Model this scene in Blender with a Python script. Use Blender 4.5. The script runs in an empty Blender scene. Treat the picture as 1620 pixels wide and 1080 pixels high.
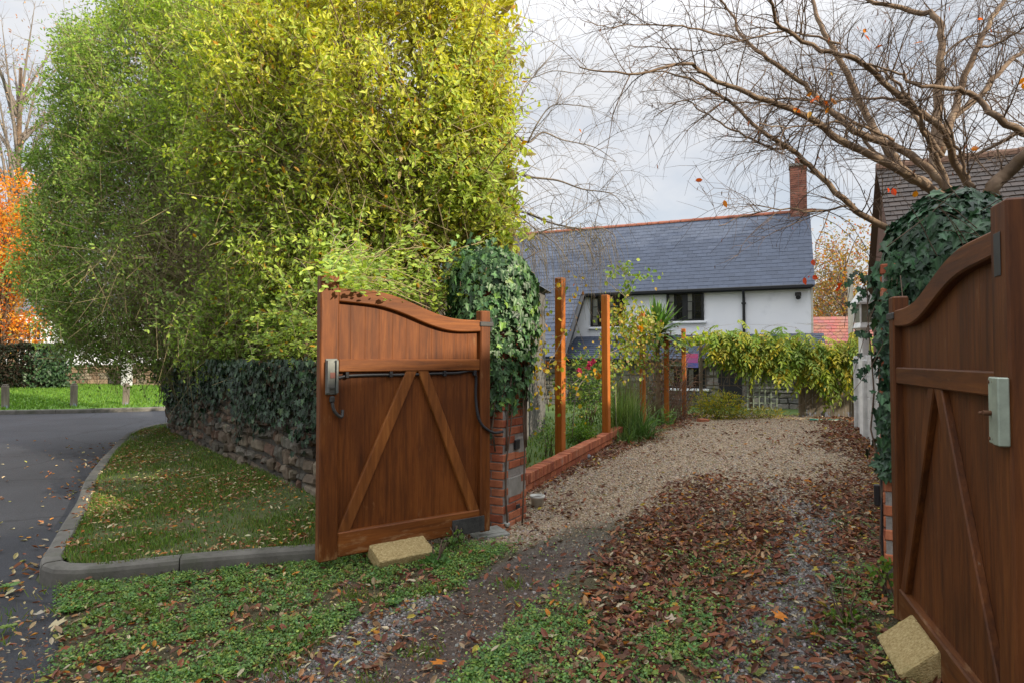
import bpy, bmesh, math, random
import numpy as np
from mathutils import Vector, Matrix

# ------------------------------------------------------------------ camera, sky, sun, exposure
SC = bpy.context.scene
COL = SC.collection
EYE = 1.5
PITCH = math.atan(28 / 1000.0)
cam_d = bpy.data.cameras.new("camera"); cam = bpy.data.objects.new("camera", cam_d); COL.objects.link(cam)
cam_d.lens = 22.22; cam_d.sensor_width = 36.0; cam_d.clip_start = 0.05; cam_d.clip_end = 2000
cam.location = (0, 0, EYE); cam.rotation_euler = (math.pi / 2 + PITCH, 0, 0)
SC.camera = cam

SUN_EL = math.radians(24); SUN_AZ = math.radians(126)          # azimuth clockwise from +Y
S = Vector((math.sin(SUN_AZ) * math.cos(SUN_EL), math.cos(SUN_AZ) * math.cos(SUN_EL), math.sin(SUN_EL)))
world = bpy.data.worlds.new("World"); SC.world = world; world.use_nodes = True
wn = world.node_tree; wn.nodes.clear()
w_out = wn.nodes.new('ShaderNodeOutputWorld'); w_bg = wn.nodes.new('ShaderNodeBackground')
w_sky = wn.nodes.new('ShaderNodeTexSky'); w_sky.sky_type = 'NISHITA'; w_sky.sun_disc = False
w_sky.sun_elevation = SUN_EL; w_sky.sun_rotation = SUN_AZ; w_sky.dust_density = 1.5
w_tc = wn.nodes.new('ShaderNodeTexCoord'); w_map = wn.nodes.new('ShaderNodeMapping')
w_map.inputs['Scale'].default_value = (1.6, 1.6, 3.4); w_map.inputs['Location'].default_value = (0.3, 0.15, 0.2)
w_no = wn.nodes.new('ShaderNodeTexNoise'); w_no.inputs['Scale'].default_value = 1.5; w_no.inputs['Detail'].default_value = 7
w_no.inputs['Roughness'].default_value = 0.55
w_rmp = wn.nodes.new('ShaderNodeValToRGB')
w_rmp.color_ramp.elements[0].position = 0.36; w_rmp.color_ramp.elements[0].color = (0.56, 0.56, 0.56, 1)
w_rmp.color_ramp.elements[1].position = 0.54; w_rmp.color_ramp.elements[1].color = (1, 1, 1, 1)
w_mix = wn.nodes.new('ShaderNodeMixRGB'); w_mix.inputs[2].default_value = (5.15, 5.24, 5.45, 1)
wn.links.new(w_tc.outputs['Generated'], w_map.inputs['Vector']); wn.links.new(w_map.outputs[0], w_no.inputs['Vector'])
wn.links.new(w_no.outputs['Fac'], w_rmp.inputs[0]); wn.links.new(w_rmp.outputs[0], w_mix.inputs[0])
# an overcast sky is brighter overhead than low down
w_sep = wn.nodes.new('ShaderNodeSeparateXYZ'); wn.links.new(w_tc.outputs['Generated'], w_sep.inputs[0])
w_mr = wn.nodes.new('ShaderNodeMapRange'); w_mr.inputs['From Min'].default_value = 0.42; w_mr.inputs['From Max'].default_value = 0.95
w_mr.inputs['To Min'].default_value = 1.0; w_mr.inputs['To Max'].default_value = 3.3; wn.links.new(w_sep.outputs['Z'], w_mr.inputs['Value'])
w_vm = wn.nodes.new('ShaderNodeVectorMath'); w_vm.operation = 'SCALE'
wn.links.new(w_sky.outputs[0], w_mix.inputs[1]); wn.links.new(w_mix.outputs[0], w_vm.inputs[0]); wn.links.new(w_mr.outputs[0], w_vm.inputs['Scale'])
wn.links.new(w_vm.outputs[0], w_bg.inputs[0])
wn.links.new(w_bg.outputs[0], w_out.inputs[0]); w_bg.inputs[1].default_value = 0.10
sun_d = bpy.data.lights.new("sun", 'SUN'); sun = bpy.data.objects.new("sun", sun_d); COL.objects.link(sun)
sun_d.energy = 3.8; sun_d.angle = math.radians(0.6); sun_d.color = (1.0, 0.88, 0.70)
sun.rotation_euler = S.to_track_quat('Z', 'Y').to_euler(); sun.location = S * 60
SC.view_settings.view_transform = 'Standard'; SC.view_settings.look = 'None'
SC.view_settings.exposure = 0.72; SC.view_settings.gamma = 1.0
SC.cycles.max_bounces = 6; SC.cycles.diffuse_bounces = 3; SC.cycles.glossy_bounces = 2
SC.cycles.transmission_bounces = 3; SC.cycles.transparent_max_bounces = 4
SC.cycles.use_denoising = True

# ------------------------------------------------------------------ helpers
RNG = np.random.default_rng(7)
cp, sp = math.cos(PITCH), math.sin(PITCH)

def W(px, py, d):
    """world point seen at photo pixel (px,py) at forward distance d"""
    u = (px - 810) / 1000.0; v = (540 - py) / 1000.0
    y = cp - sp * v; z = sp + cp * v
    return Vector((u * d / y, d, EYE + z * d / y))

def G(px, py, z0=0.0):
    u = (px - 810) / 1000.0; v = (540 - py) / 1000.0
    y = cp - sp * v; z = sp + cp * v
    t = (z0 - EYE) / z
    return (u * t, y * t)

def tag(o, label, cat, group=None, kind=None):
    o['label'] = label; o['category'] = cat
    if group: o['group'] = group
    if kind: o['kind'] = kind
    return o

def link(o, parent=None):
    COL.objects.link(o)
    if parent is not None: o.parent = parent
    return o

def empty(name, loc=(0, 0, 0), rz=0.0):
    o = bpy.data.objects.new(name, None); o.location = loc; o.rotation_euler = (0, 0, rz); o.empty_display_size = 0.2
    COL.objects.link(o); return o

def np_mesh(name, V, loops, starts, totals, mat, parent=None, cols=None, smooth=False):
    me = bpy.data.meshes.new(name)
    V = np.asarray(V, dtype=np.float32)
    me.vertices.add(len(V)); me.vertices.foreach_set('co', V.ravel())
    me.loops.add(len(loops)); me.loops.foreach_set('vertex_index', np.asarray(loops, dtype=np.int32))
    me.polygons.add(len(starts))
    me.polygons.foreach_set('loop_start', np.asarray(starts, dtype=np.int32))
    me.polygons.foreach_set('loop_total', np.asarray(totals, dtype=np.int32))
    me.polygons.foreach_set('use_smooth', np.full(len(starts), bool(smooth)))
    if cols is not None:
        a = me.color_attributes.new('Col', 'FLOAT_COLOR', 'POINT')
        c = np.ones((len(V), 4), dtype=np.float32); c[:, :3] = cols
        a.data.foreach_set('color', c.ravel())
    me.update(calc_edges=True); me.validate()
    if mat: me.materials.append(mat)
    o = bpy.data.objects.new(name, me)
    return link(o, parent)

def tile_faces(faces, nv, N):
    fl = np.array([i for f in faces for i in f], dtype=np.int64)
    tot = np.array([len(f) for f in faces], dtype=np.int64)
    st = np.concatenate([[0], np.cumsum(tot)[:-1]])
    L = (fl[None, :] + (np.arange(N) * nv)[:, None]).ravel()
    ST = (st[None, :] + (np.arange(N) * len(fl))[:, None]).ravel()
    T = np.tile(tot, N)
    return L, ST, T

def nrm(a):
    a = np.asarray(a, dtype=float)
    return a / np.maximum(np.linalg.norm(a, axis=-1, keepdims=True), 1e-9)

def scatter_np(tpl, P, D, Nn, size, cols, width=None):
    vm = np.array(tpl[2]) if len(tpl) > 2 else None; tpl = tpl[:2]
    tv, tf = tpl; N = len(P)
    D = nrm(D); Nn = Nn - (Nn * D).sum(1, keepdims=True) * D; Nn = nrm(Nn); B = np.cross(Nn, D)
    size = np.asarray(size)[:, None]
    w = size if width is None else np.asarray(width)[:, None]
    V = (P[:, None, :] + (tv[None, :, 0:1] * size[:, None, :]) * D[:, None, :] + (tv[None, :, 1:2] * w[:, None, :]) * B[:, None, :]
         + (tv[None, :, 2:3] * size[:, None, :]) * Nn[:, None, :])
    nv = len(tv)
    L, ST, T = tile_faces(tf, nv, N)
    C = np.repeat(cols, nv, axis=0)
    if vm is not None: C = C * np.tile(vm, N)[:, None]
    return V.reshape(-1, 3), L, ST, T, C

def scatter(name, tpl, P, D, Nn, size, cols, mat, parent=None, width=None, smooth=False):
    V, L, ST, T, C = scatter_np(tpl, np.asarray(P, float), np.asarray(D, float), np.asarray(Nn, float), size, cols, width)
    return np_mesh(name, V, L, ST, T, mat, parent, C, smooth)

LEAF = (np.array([(0, 0, 0), (.3, .2, .05), (.68, .19, .05), (1, 0, -.06), (.68, -.19, .05), (.3, -.2, .05)]), [(0, 3, 2, 1), (0, 5, 4, 3)])
LEAF_LONG = (np.array([(0, 0, 0), (.3, .11, .03), (.65, .10, .02), (1, 0, -.12), (.65, -.10, .02), (.3, -.11, .03)]), [(0, 3, 2, 1), (0, 5, 4, 3)])
LEAF_ROUND = (np.array([(0, 0, 0), (.2, .32, .05), (.65, .36, .04), (1, 0, -.03), (.65, -.36, .04), (.2, -.32, .05)]), [(0, 3, 2, 1), (0, 5, 4, 3)])
LEAF_CURL = (np.array([(0, 0, .02), (.3, .2, .18), (.7, .18, .22), (1, 0, .14), (.7, -.16, .10), (.3, -.2, .16), (.5, 0, .0)]),
             [(0, 6, 1), (1, 6, 2), (2, 6, 3), (3, 6, 4), (4, 6, 5), (5, 6, 0)])
_h = [(.05, 0, 0), (-.1, .2, .03), (0, .45, .04), (.3, .3, .05), (.5, .52, .02), (.62, .2, .03), (1, 0, -.06)]
IVY = (np.array(_h + [(x, -y, z) for x, y, z in _h[1:6]]), [(0, 6, 5, 4, 3, 2, 1), (0, 7, 8, 9, 10, 11, 6)], [1.9, .9, .85, .95, .85, .95, 1.5, .9, .85, .95, .85, .95])     # paler along the midrib
_m = [(.0, 0, 0), (-.05, .1, 0), (.1, .45, .05), (.3, .2, .02), (.6, .55, .06), (.62, .22, .02), (1, 0, .1)]
MAPLE = (np.array(_m + [(x, -y, z) for x, y, z in _m[1:6]]), [(0, 6, 5, 4, 3, 2, 1), (0, 7, 8, 9, 10, 11, 6)])
BLADE = (np.array([(0, .5, 0), (0, -.5, 0), (.55, -.4, .05), (.55, .4, .05), (1, 0, .25)]), [(0, 1, 2, 3), (3, 2, 4)])
PEB = (np.array([(-.5, -.4, -.3), (.5, -.45, -.3), (.45, .4, -.3), (-.45, .42, -.3), (-.32, -.3, .3), (.34, -.25, .25), (.3, .3, .33), (-.36, .27, .28)]),
       [(0, 3, 2, 1), (4, 5, 6, 7), (0, 1, 5, 4), (1, 2, 6, 5), (2, 3, 7, 6), (3, 0, 4, 7)])

def rdir(n, rng=RNG):
    return nrm(rng.normal(size=(n, 3)))

def pick(cols, n, rng=RNG, p=None, jit=0.15):
    cols = np.array(cols, float)
    i = rng.choice(len(cols), n, p=p)
    return np.clip(cols[i] * (1 + rng.normal(0, jit, (n, 1))) * (1 + rng.normal(0, jit * .3, (n, 3))), 0.002, .9)

def tubes(name, polys, mat, parent=None, sides=5, cols=None):
    """polys: list of (points (K,3), radii (K,)); one mesh"""
    Vs, Ls, Ts, Cs = [], [], [], []; off = 0
    for k, (P, R) in enumerate(polys):
        P = np.asarray(P, float); R = np.asarray(R, float); K = len(P)
        T = np.gradient(P, axis=0); T = nrm(T)
        ref = np.array([0.31, 0.17, 0.93]); ref = ref if abs(T[0] @ ref) < .9 else np.array([1., 0.1, 0])
        U = nrm(np.cross(T, ref)); Wd = np.cross(T, U)
        a = np.arange(sides) * 2 * math.pi / sides
        ring = P[:, None, :] + R[:, None, None] * (np.cos(a)[None, :, None] * U[:, None, :] + np.sin(a)[None, :, None] * Wd[:, None, :])
        Vs.append(ring.reshape(-1, 3))
        i = np.arange(K - 1)[:, None] * sides; j = np.arange(sides)[None, :]; jn = (j + 1) % sides
        q = np.stack([i + j, i + jn, i + sides + jn, i + sides + j], -1).reshape(-1, 4) + off
        Ls.append(q.ravel()); Ts.append(np.full(len(q), 4))
        cap0 = np.arange(sides)[::-1] + off; cap1 = np.arange(sides) + off + (K - 1) * sides
        Ls += [cap0, cap1]; Ts.append(np.array([sides, sides]))
        if cols is not None: Cs.append(np.repeat([cols[k]], K * sides, axis=0))
        off += K * sides
    V = np.concatenate(Vs); L = np.concatenate(Ls); T = np.concatenate(Ts); ST = np.concatenate([[0], np.cumsum(T)[:-1]])
    return np_mesh(name, V, L, ST, T, mat, parent, np.concatenate(Cs) if cols is not None else None, True)

def catmull(pts, per=6):
    P = np.array([tuple(p) for p in pts], float)
    if len(P) < 3: return np.array([P[0] + (P[-1] - P[0]) * t for t in np.linspace(0, 1, per + 1)])
    Q = np.vstack([2 * P[0] - P[1], P, 2 * P[-1] - P[-2]]); out = []
    for i in range(1, len(Q) - 2):
        for t in np.linspace(0, 1, per, endpoint=False):
            a, b, c, d = Q[i - 1], Q[i], Q[i + 1], Q[i + 2]
            out.append(.5 * (2 * b + (c - a) * t + (2 * a - 5 * b + 4 * c - d) * t * t + (3 * b - 3 * c + d - a) * t ** 3))
    out.append(P[-1]); return np.array(out)

class MB:
    """collects boxes / prisms into ONE mesh; optional colour per piece"""
    def __init__(s): s.V = []; s.F = []; s.C = []
    def add(s, verts, faces, col=None):
        o = len(s.V); s.V += [tuple(v) for v in verts]; s.F += [tuple(i + o for i in f) for f in faces]
        s.C += [col or (1, 1, 1)] * len(verts)
    def box(s, x0, x1, y0, y1, z0, z1, col=None, M=None, bev=0.0, jit=0.0):
        if bev > 0:
            b = min(bev, .49 * min(x1 - x0, y1 - y0, z1 - z0))
            vs = []; idx = {}
            for sx in (0, 1):
                for sy in (0, 1):
                    for sz in (0, 1):
                        c = ((x0, x1)[sx], (y0, y1)[sy], (z0, z1)[sz]); sg = (1 - 2 * sx, 1 - 2 * sy, 1 - 2 * sz)
                        for ax in range(3):
                            v = list(c)
                            for k in range(3):
                                if k != ax: v[k] += sg[k] * b
                            idx[(sx, sy, sz, ax)] = len(vs); vs.append(v)
            F = []
            for ax in range(3):
                o1, o2 = [k for k in range(3) if k != ax]
                for s_ in (0, 1):
                    q = []
                    for a_, b_ in ((0, 0), (1, 0), (1, 1), (0, 1)):
                        k = [0, 0, 0]; k[ax] = s_; k[o1] = a_; k[o2] = b_; q.append(idx[(*k, ax)])
                    F.append(q)
                for a_ in (0, 1):          # edge bevels along ax
                    for b_ in (0, 1):
                        q = []
                        for s_, w in ((0, o1), (1, o1), (1, o2), (0, o2)):
                            k = [0, 0, 0]; k[ax] = s_; k[o1] = a_; k[o2] = b_; q.append(idx[(*k, w)])
                        F.append(q)
            for sx in (0, 1):
                for sy in (0, 1):
                    for sz in (0, 1): F.append([idx[(sx, sy, sz, k)] for k in range(3)])
            # orient outward
            c = Vector(((x0 + x1) / 2, (y0 + y1) / 2, (z0 + z1) / 2)); FF = []
            for f in F:
                p = [Vector(vs[i]) for i in f]; n = (p[1] - p[0]).cross(p[2] - p[0]); m = sum(p, Vector()) / len(p)
                FF.append(f if n.dot(m - c) > 0 else f[::-1])
            F = FF
        else:
            vs = [(x0, y0, z0), (x1, y0, z0), (x1, y1, z0), (x0, y1, z0), (x0, y0, z1), (x1, y0, z1), (x1, y1, z1), (x0, y1, z1)]
            F = [(0, 3, 2, 1), (4, 5, 6, 7), (0, 1, 5, 4), (1, 2, 6, 5), (2, 3, 7, 6), (3, 0, 4, 7)]
        if jit: vs = [[c + random.uniform(-jit, jit) for c in v] for v in vs]
        if M is not None: vs = [M @ Vector(v) for v in vs]
        s.add(vs, F, col)
        return s
    def cyl(s, p0, p1, r0, r1=None, n=12, col=None):
        r1 = r0 if r1 is None else r1
        p0, p1 = Vector(p0), Vector(p1); t = (p1 - p0).normalized(); u = t.orthogonal().normalized(); w = t.cross(u)
        vs = [p + (u * math.cos(a) + w * math.sin(a)) * r for p, r in ((p0, r0), (p1, r1)) for a in [2 * math.pi * k / n for k in range(n)]]
        F = [(k, (k + 1) % n, n + (k + 1) % n, n + k) for k in range(n)] + [tuple(range(n))[::-1], tuple(range(n, 2 * n))]
        s.add(vs, F, col); return s
    def tube(s, pts, r, n=8, col=None):
        for a, b in zip(pts[:-1], pts[1:]): s.cyl(a, b, r, r, n, col)
        return s
    def build(s, name, mat, parent=None, smooth=False):
        L = [i for f in s.F for i in f]; T = [len(f) for f in s.F]; ST = np.concatenate([[0], np.cumsum(T)[:-1]])
        return np_mesh(name, s.V, L, ST, T, mat, parent, np.array(s.C, dtype=np.float32), smooth)

# ------------------------------------------------------------------ materials
def new_mat(name):
    m = bpy.data.materials.new(name); m.use_nodes = True; nt = m.node_tree
    return m, nt, nt.nodes['Principled BSDF']

def N_(nt, t, **kw):
    n = nt.nodes.new(t)
    for k, v in kw.items():
        if k in n.inputs: n.inputs[k].default_value = v
        else: setattr(n, k, v)
    return n

def ramp(nt, stops):
    r = nt.nodes.new('ShaderNodeValToRGB'); e = r.color_ramp.elements
    while len(e) < len(stops): e.new(.5)
    for i, (p, c) in enumerate(stops):
        e[i].position = p; e[i].color = (*c, 1) if len(c) == 3 else c
    return r

def leaf_mat(name, rough=.45, trans=.35, spec=.35):
    m, nt, b = new_mat(name)
    at = N_(nt, 'ShaderNodeAttribute', attribute_name='Col')
    nt.links.new(at.outputs['Color'], b.inputs['Base Color']); b.inputs['Roughness'].default_value = rough
    b.inputs['Specular IOR Level'].default_value = spec
    if trans > 0:
        tr = nt.nodes.new('ShaderNodeBsdfTranslucent'); mx = nt.nodes.new('ShaderNodeMixShader'); mx.inputs[0].default_value = trans
        hs = N_(nt, 'ShaderNodeHueSaturation', Saturation=1.15, Value=1.25)
        nt.links.new(at.outputs['Color'], hs.inputs['Color']); nt.links.new(hs.outputs[0], tr.inputs['Color'])
        nt.links.new(b.outputs[0], mx.inputs[1]); nt.links.new(tr.outputs[0], mx.inputs[2])
        nt.links.new(mx.outputs[0], nt.nodes['Material Output'].inputs[0])
    return m

def rough_mat(name, stops, scale=6, detail=8, rough=.85, bump=.3, bscale=None, dist=.01, attr=False, stretch=(1, 1, 1), spec=.3, metal=0, grime=None):
    """noise coloured surface; attr multiplies the per-piece colour"""
    m, nt, b = new_mat(name)
    tc = nt.nodes.new('ShaderNodeTexCoord'); mp = nt.nodes.new('ShaderNodeMapping'); mp.inputs['Scale'].default_value = stretch
    nt.links.new(tc.outputs['Object'], mp.inputs[0])
    no = N_(nt, 'ShaderNodeTexNoise', Scale=scale, Detail=detail, Roughness=.65); nt.links.new(mp.outputs[0], no.inputs['Vector'])
    r = ramp(nt, stops); nt.links.new(no.outputs['Fac'], r.inputs[0]); out = r.outputs[0]
    if attr:
        at = N_(nt, 'ShaderNodeAttribute', attribute_name='Col'); mx = nt.nodes.new('ShaderNodeMixRGB'); mx.blend_type = 'MULTIPLY'; mx.inputs[0].default_value = 1
        nt.links.new(at.outputs['Color'], mx.inputs[1]); nt.links.new(out, mx.inputs[2]); out = mx.outputs[0]
    if grime:
        gcol, gscale, lo, hi = grime
        gn = N_(nt, 'ShaderNodeTexNoise', Scale=gscale, Detail=6, Roughness=.6); nt.links.new(tc.outputs['Object'], gn.inputs['Vector'])
        gr = ramp(nt, [(lo, (0, 0, 0)), (hi, (1, 1, 1))]); nt.links.new(gn.outputs['Fac'], gr.inputs[0])
        mg = nt.nodes.new('ShaderNodeMixRGB'); mg.inputs[2].default_value = (*gcol, 1)
        nt.links.new(gr.outputs[0], mg.inputs[0]); nt.links.new(out, mg.inputs[1]); out = mg.outputs[0]
    nt.links.new(out, b.inputs['Base Color'])
    b.inputs['Roughness'].default_value = rough; b.inputs['Specular IOR Level'].default_value = spec; b.inputs['Metallic'].default_value = metal
    if bump:
        bn = N_(nt, 'ShaderNodeTexNoise', Scale=bscale or scale * 6, Detail=6, Roughness=.6); nt.links.new(mp.outputs[0], bn.inputs['Vector'])
        bp = N_(nt, 'ShaderNodeBump', Strength=bump, Distance=dist); nt.links.new(bn.outputs['Fac'], bp.inputs['Height'])
        nt.links.new(bp.outputs[0], b.inputs['Normal'])
    return m

def wood_mat(name, dark, mid, light, axis='z', rough=.58, weather=.65):
    m, nt, b = new_mat(name)
    tc = nt.nodes.new('ShaderNodeTexCoord')
    at = N_(nt, 'ShaderNodeAttribute', attribute_name='Col')
    mp = nt.nodes.new('ShaderNodeMapping'); mp.inputs['Scale'].default_value = (22, 22, 1.3) if axis == 'z' else (1.3, 22, 22)
    nt.links.new(tc.outputs['Object'], mp.inputs[0]); nt.links.new(at.outputs['Color'], mp.inputs['Location'])
    g = N_(nt, 'ShaderNodeTexNoise', Scale=1.6, Detail=9, Roughness=.7, Distortion=.6); nt.links.new(mp.outputs[0], g.inputs['Vector'])
    r = ramp(nt, [(.20, dark), (.5, mid), (.80, light)]); nt.links.new(g.outputs['Fac'], r.inputs[0])
    mp2 = nt.nodes.new('ShaderNodeMapping'); mp2.inputs['Scale'].default_value = (2.6, 2.6, .8) if axis == 'z' else (.8, 2.6, 2.6)
    nt.links.new(tc.outputs['Object'], mp2.inputs[0])
    n2 = N_(nt, 'ShaderNodeTexNoise', Scale=2.0, Detail=5, Roughness=.6); nt.links.new(mp2.outputs[0], n2.inputs['Vector'])
    r2 = ramp(nt, [(.38, (.55, .50, .46)), (.62, (1.15, 1.12, 1.08))]); nt.links.new(n2.outputs['Fac'], r2.inputs[0])
    mx = nt.nodes.new('ShaderNodeMixRGB'); mx.blend_type = 'MULTIPLY'; mx.inputs[0].default_value = weather
    nt.links.new(r.outputs[0], mx.inputs[1]); nt.links.new(r2.outputs[0], mx.inputs[2])
    # grey wear, scratches
    mp3 = nt.nodes.new('ShaderNodeMapping'); mp3.inputs['Scale'].default_value = (40, 40, 2) if axis == 'z' else (2, 40, 40)
    nt.links.new(tc.outputs['Object'], mp3.inputs[0])
    n3 = N_(nt, 'ShaderNodeTexNoise', Scale=1.2, Detail=4, Roughness=.7); nt.links.new(mp3.outputs[0], n3.inputs['Vector'])
    r3 = ramp(nt, [(.68, (0, 0, 0)), (.80, (.45, .45, .45))]); nt.links.new(n3.outputs['Fac'], r3.inputs[0])
    mw = nt.nodes.new('ShaderNodeMixRGB'); mw.inputs[2].default_value = (.30, .22, .15, 1)
    nt.links.new(r3.outputs[0], mw.inputs[0]); nt.links.new(mx.outputs[0], mw.inputs[1])
    # worn bare patches with ragged edges, thickest near the foot of the timber where rain splashes
    n4 = N_(nt, 'ShaderNodeTexNoise', Scale=7, Detail=8, Roughness=.7); nt.links.new(mp2.outputs[0], n4.inputs['Vector'])
    sz_ = nt.nodes.new('ShaderNodeSeparateXYZ'); nt.links.new(tc.outputs['Object'], sz_.inputs[0])
    mr = nt.nodes.new('ShaderNodeMapRange'); mr.inputs['From Min'].default_value = .0; mr.inputs['From Max'].default_value = .28; mr.inputs['To Min'].default_value = .13; mr.inputs['To Max'].default_value = -.03
    nt.links.new(sz_.outputs['Z'], mr.inputs['Value']); ad = nt.nodes.new('ShaderNodeMath'); ad.operation = 'ADD'; nt.links.new(n4.outputs['Fac'], ad.inputs[0]); nt.links.new(mr.outputs[0], ad.inputs[1])
    r4 = ramp(nt, [(.60, (0, 0, 0)), (.72, (.62, .62, .62))]); nt.links.new(ad.outputs[0], r4.inputs[0])
    mw2 = nt.nodes.new('ShaderNodeMixRGB'); mw2.inputs[2].default_value = (min(1, light[0] * 1.15), light[1] * 1.75, light[2] * 3.6, 1)
    nt.links.new(r4.outputs[0], mw2.inputs[0]); nt.links.new(mw.outputs[0], mw2.inputs[1])
    nt.links.new(mw2.outputs[0], b.inputs['Base Color'])
    b.inputs['Roughness'].default_value = rough; b.inputs['Specular IOR Level'].default_value = .3
    bp = N_(nt, 'ShaderNodeBump', Strength=.25, Distance=.004); nt.links.new(g.outputs['Fac'], bp.inputs['Height']); nt.links.new(bp.outputs[0], b.inputs['Normal'])
    return m

def plain(name, c, rough=.5, metal=0, spec=.4, var=.12):
    lo = tuple(x * (1 - var) for x in c); hi = tuple(min(1, x * (1 + var)) for x in c)
    return rough_mat(name, [(.35, lo), (.65, hi)], scale=9, rough=rough, bump=.06, bscale=60, dist=.003, spec=spec, metal=metal)

M = {}
M['leaf'] = leaf_mat('leaf', .5, .42, .3); M['ivy'] = leaf_mat('ivy_leaf', .42, .12, .35); M['litter'] = leaf_mat('dead_leaf', .6, .1, .25)
M['grass'] = leaf_mat('grass_blade', .55, .3, .25)
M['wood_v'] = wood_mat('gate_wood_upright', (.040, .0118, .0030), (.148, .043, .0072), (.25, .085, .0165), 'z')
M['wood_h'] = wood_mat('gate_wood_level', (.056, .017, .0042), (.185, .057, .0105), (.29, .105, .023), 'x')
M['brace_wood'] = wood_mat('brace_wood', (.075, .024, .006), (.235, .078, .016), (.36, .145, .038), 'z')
M['shaded_wood_v'] = wood_mat('shaded_gate_wood_upright', (.026, .008, .0026), (.098, .030, .0060), (.175, .060, .013), 'z')  # same gate wood, with the right gate's shade put into its colour
M['shaded_wood_h'] = wood_mat('shaded_gate_wood_level', (.032, .010, .0030), (.112, .036, .0075), (.19, .070, .016), 'x')
M['post_wood'] = wood_mat('post_wood', (.24, .068, .010), (.40, .120, .018), (.50, .175, .036), 'z', .55, .35)
M['old_wood'] = wood_mat('old_wood', (.11, .095, .075), (.19, .165, .13), (.28, .25, .20), 'z', .8)
M['bark'] = rough_mat('bark', [(.3, (.105, .070, .046)), (.55, (.20, .135, .085)), (.75, (.30, .24, .165))], 7, bump=.5, bscale=30, dist=.01, stretch=(1, 1, .6), rough=.8)
M['twig'] = rough_mat('twig', [(.3, (.075, .048, .034)), (.7, (.17, .12, .082))], 20, bump=0)
M['twig_tan'] = rough_mat('twig_tan', [(.3, (.21, .165, .085)), (.7, (.37, .30, .165))], 20, bump=0)
M['twig_grey'] = rough_mat('twig_grey', [(.3, (.15, .12, .10)), (.7, (.30, .26, .22))], 20, bump=0)
M['brick'] = rough_mat('brick', [(.3, (.62, .55, .52)), (.7, (1.1, 1.08, 1.05))], 14, bump=.4, bscale=90, dist=.004, attr=True, grime=((.26, .24, .22), 5, .62, .80))
M['mortar'] = rough_mat('mortar', [(.3, (.20, .18, .16)), (.7, (.34, .31, .28))], 18, bump=.5, bscale=70)
M['stone'] = rough_mat('stone', [(.3, (.6, .58, .55)), (.7, (1.25, 1.22, 1.15))], 11, bump=.6, bscale=35, dist=.012, attr=True, grime=((.05, .06, .03), 3, .56, .74))
M['earth'] = rough_mat('earth', [(.3, (.045, .035, .025)), (.7, (.10, .08, .055))], 8, bump=.6)
M['concrete'] = rough_mat('concrete', [(.3, (.20, .19, .165)), (.7, (.34, .32, .28))], 8, bump=.5, bscale=120, dist=.004, grime=((.09, .10, .06), 3, .55, .75))
M['white_conc'] = rough_mat('white_concrete', [(.3, (.42, .42, .41)), (.7, (.62, .62, .61))], 6, bump=.35, bscale=70, dist=.005, grime=((.25, .25, .22), 4, .58, .78))
M['block'] = rough_mat('sand_block', [(.30, (.20, .135, .05)), (.5, (.36, .27, .12)), (.70, (.50, .40, .20))], 75, detail=10, bump=.9, bscale=160, dist=.006, grime=((.22, .18, .07), 6, .55, .8))
M['render_w'] = rough_mat('white_render', [(.3, (.84, .86, .90)), (.7, (.90, .915, .945))], 1.3, bump=.2, bscale=40, dist=.006, grime=((.62, .64, .68), 1.2, .58, .85))
M['slate'] = rough_mat('slate', [(.3, (.90, .90, .92)), (.7, (1.08, 1.08, 1.08))], 5, bump=.2, bscale=40, dist=.003, attr=True, rough=.62, spec=.4)
M['tile_red'] = rough_mat('red_tile', [(.3, (.24, .085, .055)), (.7, (.36, .14, .09))], 6, bump=.3, rough=.8)
M['black'] = plain('black_paint', (.016, .017, .019), .4)
M['cable'] = plain('black_cable', (.022, .022, .024), .45)
M['metal'] = plain('dull_metal', (.17, .18, .165), .45, .55, .5, .2)
M['metal_d'] = plain('dark_metal', (.07, .068, .065), .5, .6)
M['rust'] = plain('rusty_bolt', (.13, .06, .03), .7, .3)
M['white_p'] = plain('white_paint', (.72, .72, .70), .45)
M['cream_p'] = plain('cream_paint', (.62, .58, .48), .5)
M['sage'] = plain('sage_paint', (.22, .27, .20), .6)
M['plastic_w'] = plain('white_plastic', (.58, .58, .53), .4, var=.2)
M['asphalt'] = None
m, nt, b = new_mat('glass'); b.inputs['Base Color'].default_value = (.02, .022, .024, 1); b.inputs['Roughness'].default_value = .05
g_tr = nt.nodes.new('ShaderNodeBsdfTransparent'); g_fr = N_(nt, 'ShaderNodeFresnel', IOR=1.5); g_gl = N_(nt, 'ShaderNodeBsdfGlossy', Roughness=.03); g_mx = nt.nodes.new('ShaderNodeMixShader')
nt.links.new(g_fr.outputs[0], g_mx.inputs[0]); nt.links.new(g_tr.outputs[0], g_mx.inputs[1]); nt.links.new(g_gl.outputs[0], g_mx.inputs[2]); nt.links.new(g_mx.outputs[0], nt.nodes['Material Output'].inputs[0]); M['glass'] = m
M['curtain'] = rough_mat('curtain', [(.3, (.36, .36, .34)), (.7, (.60, .60, .56))], 4, bump=0, stretch=(6, 1, .3))
M['dark_room'] = plain('dark_room', (.02, .02, .022), .8)

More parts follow.
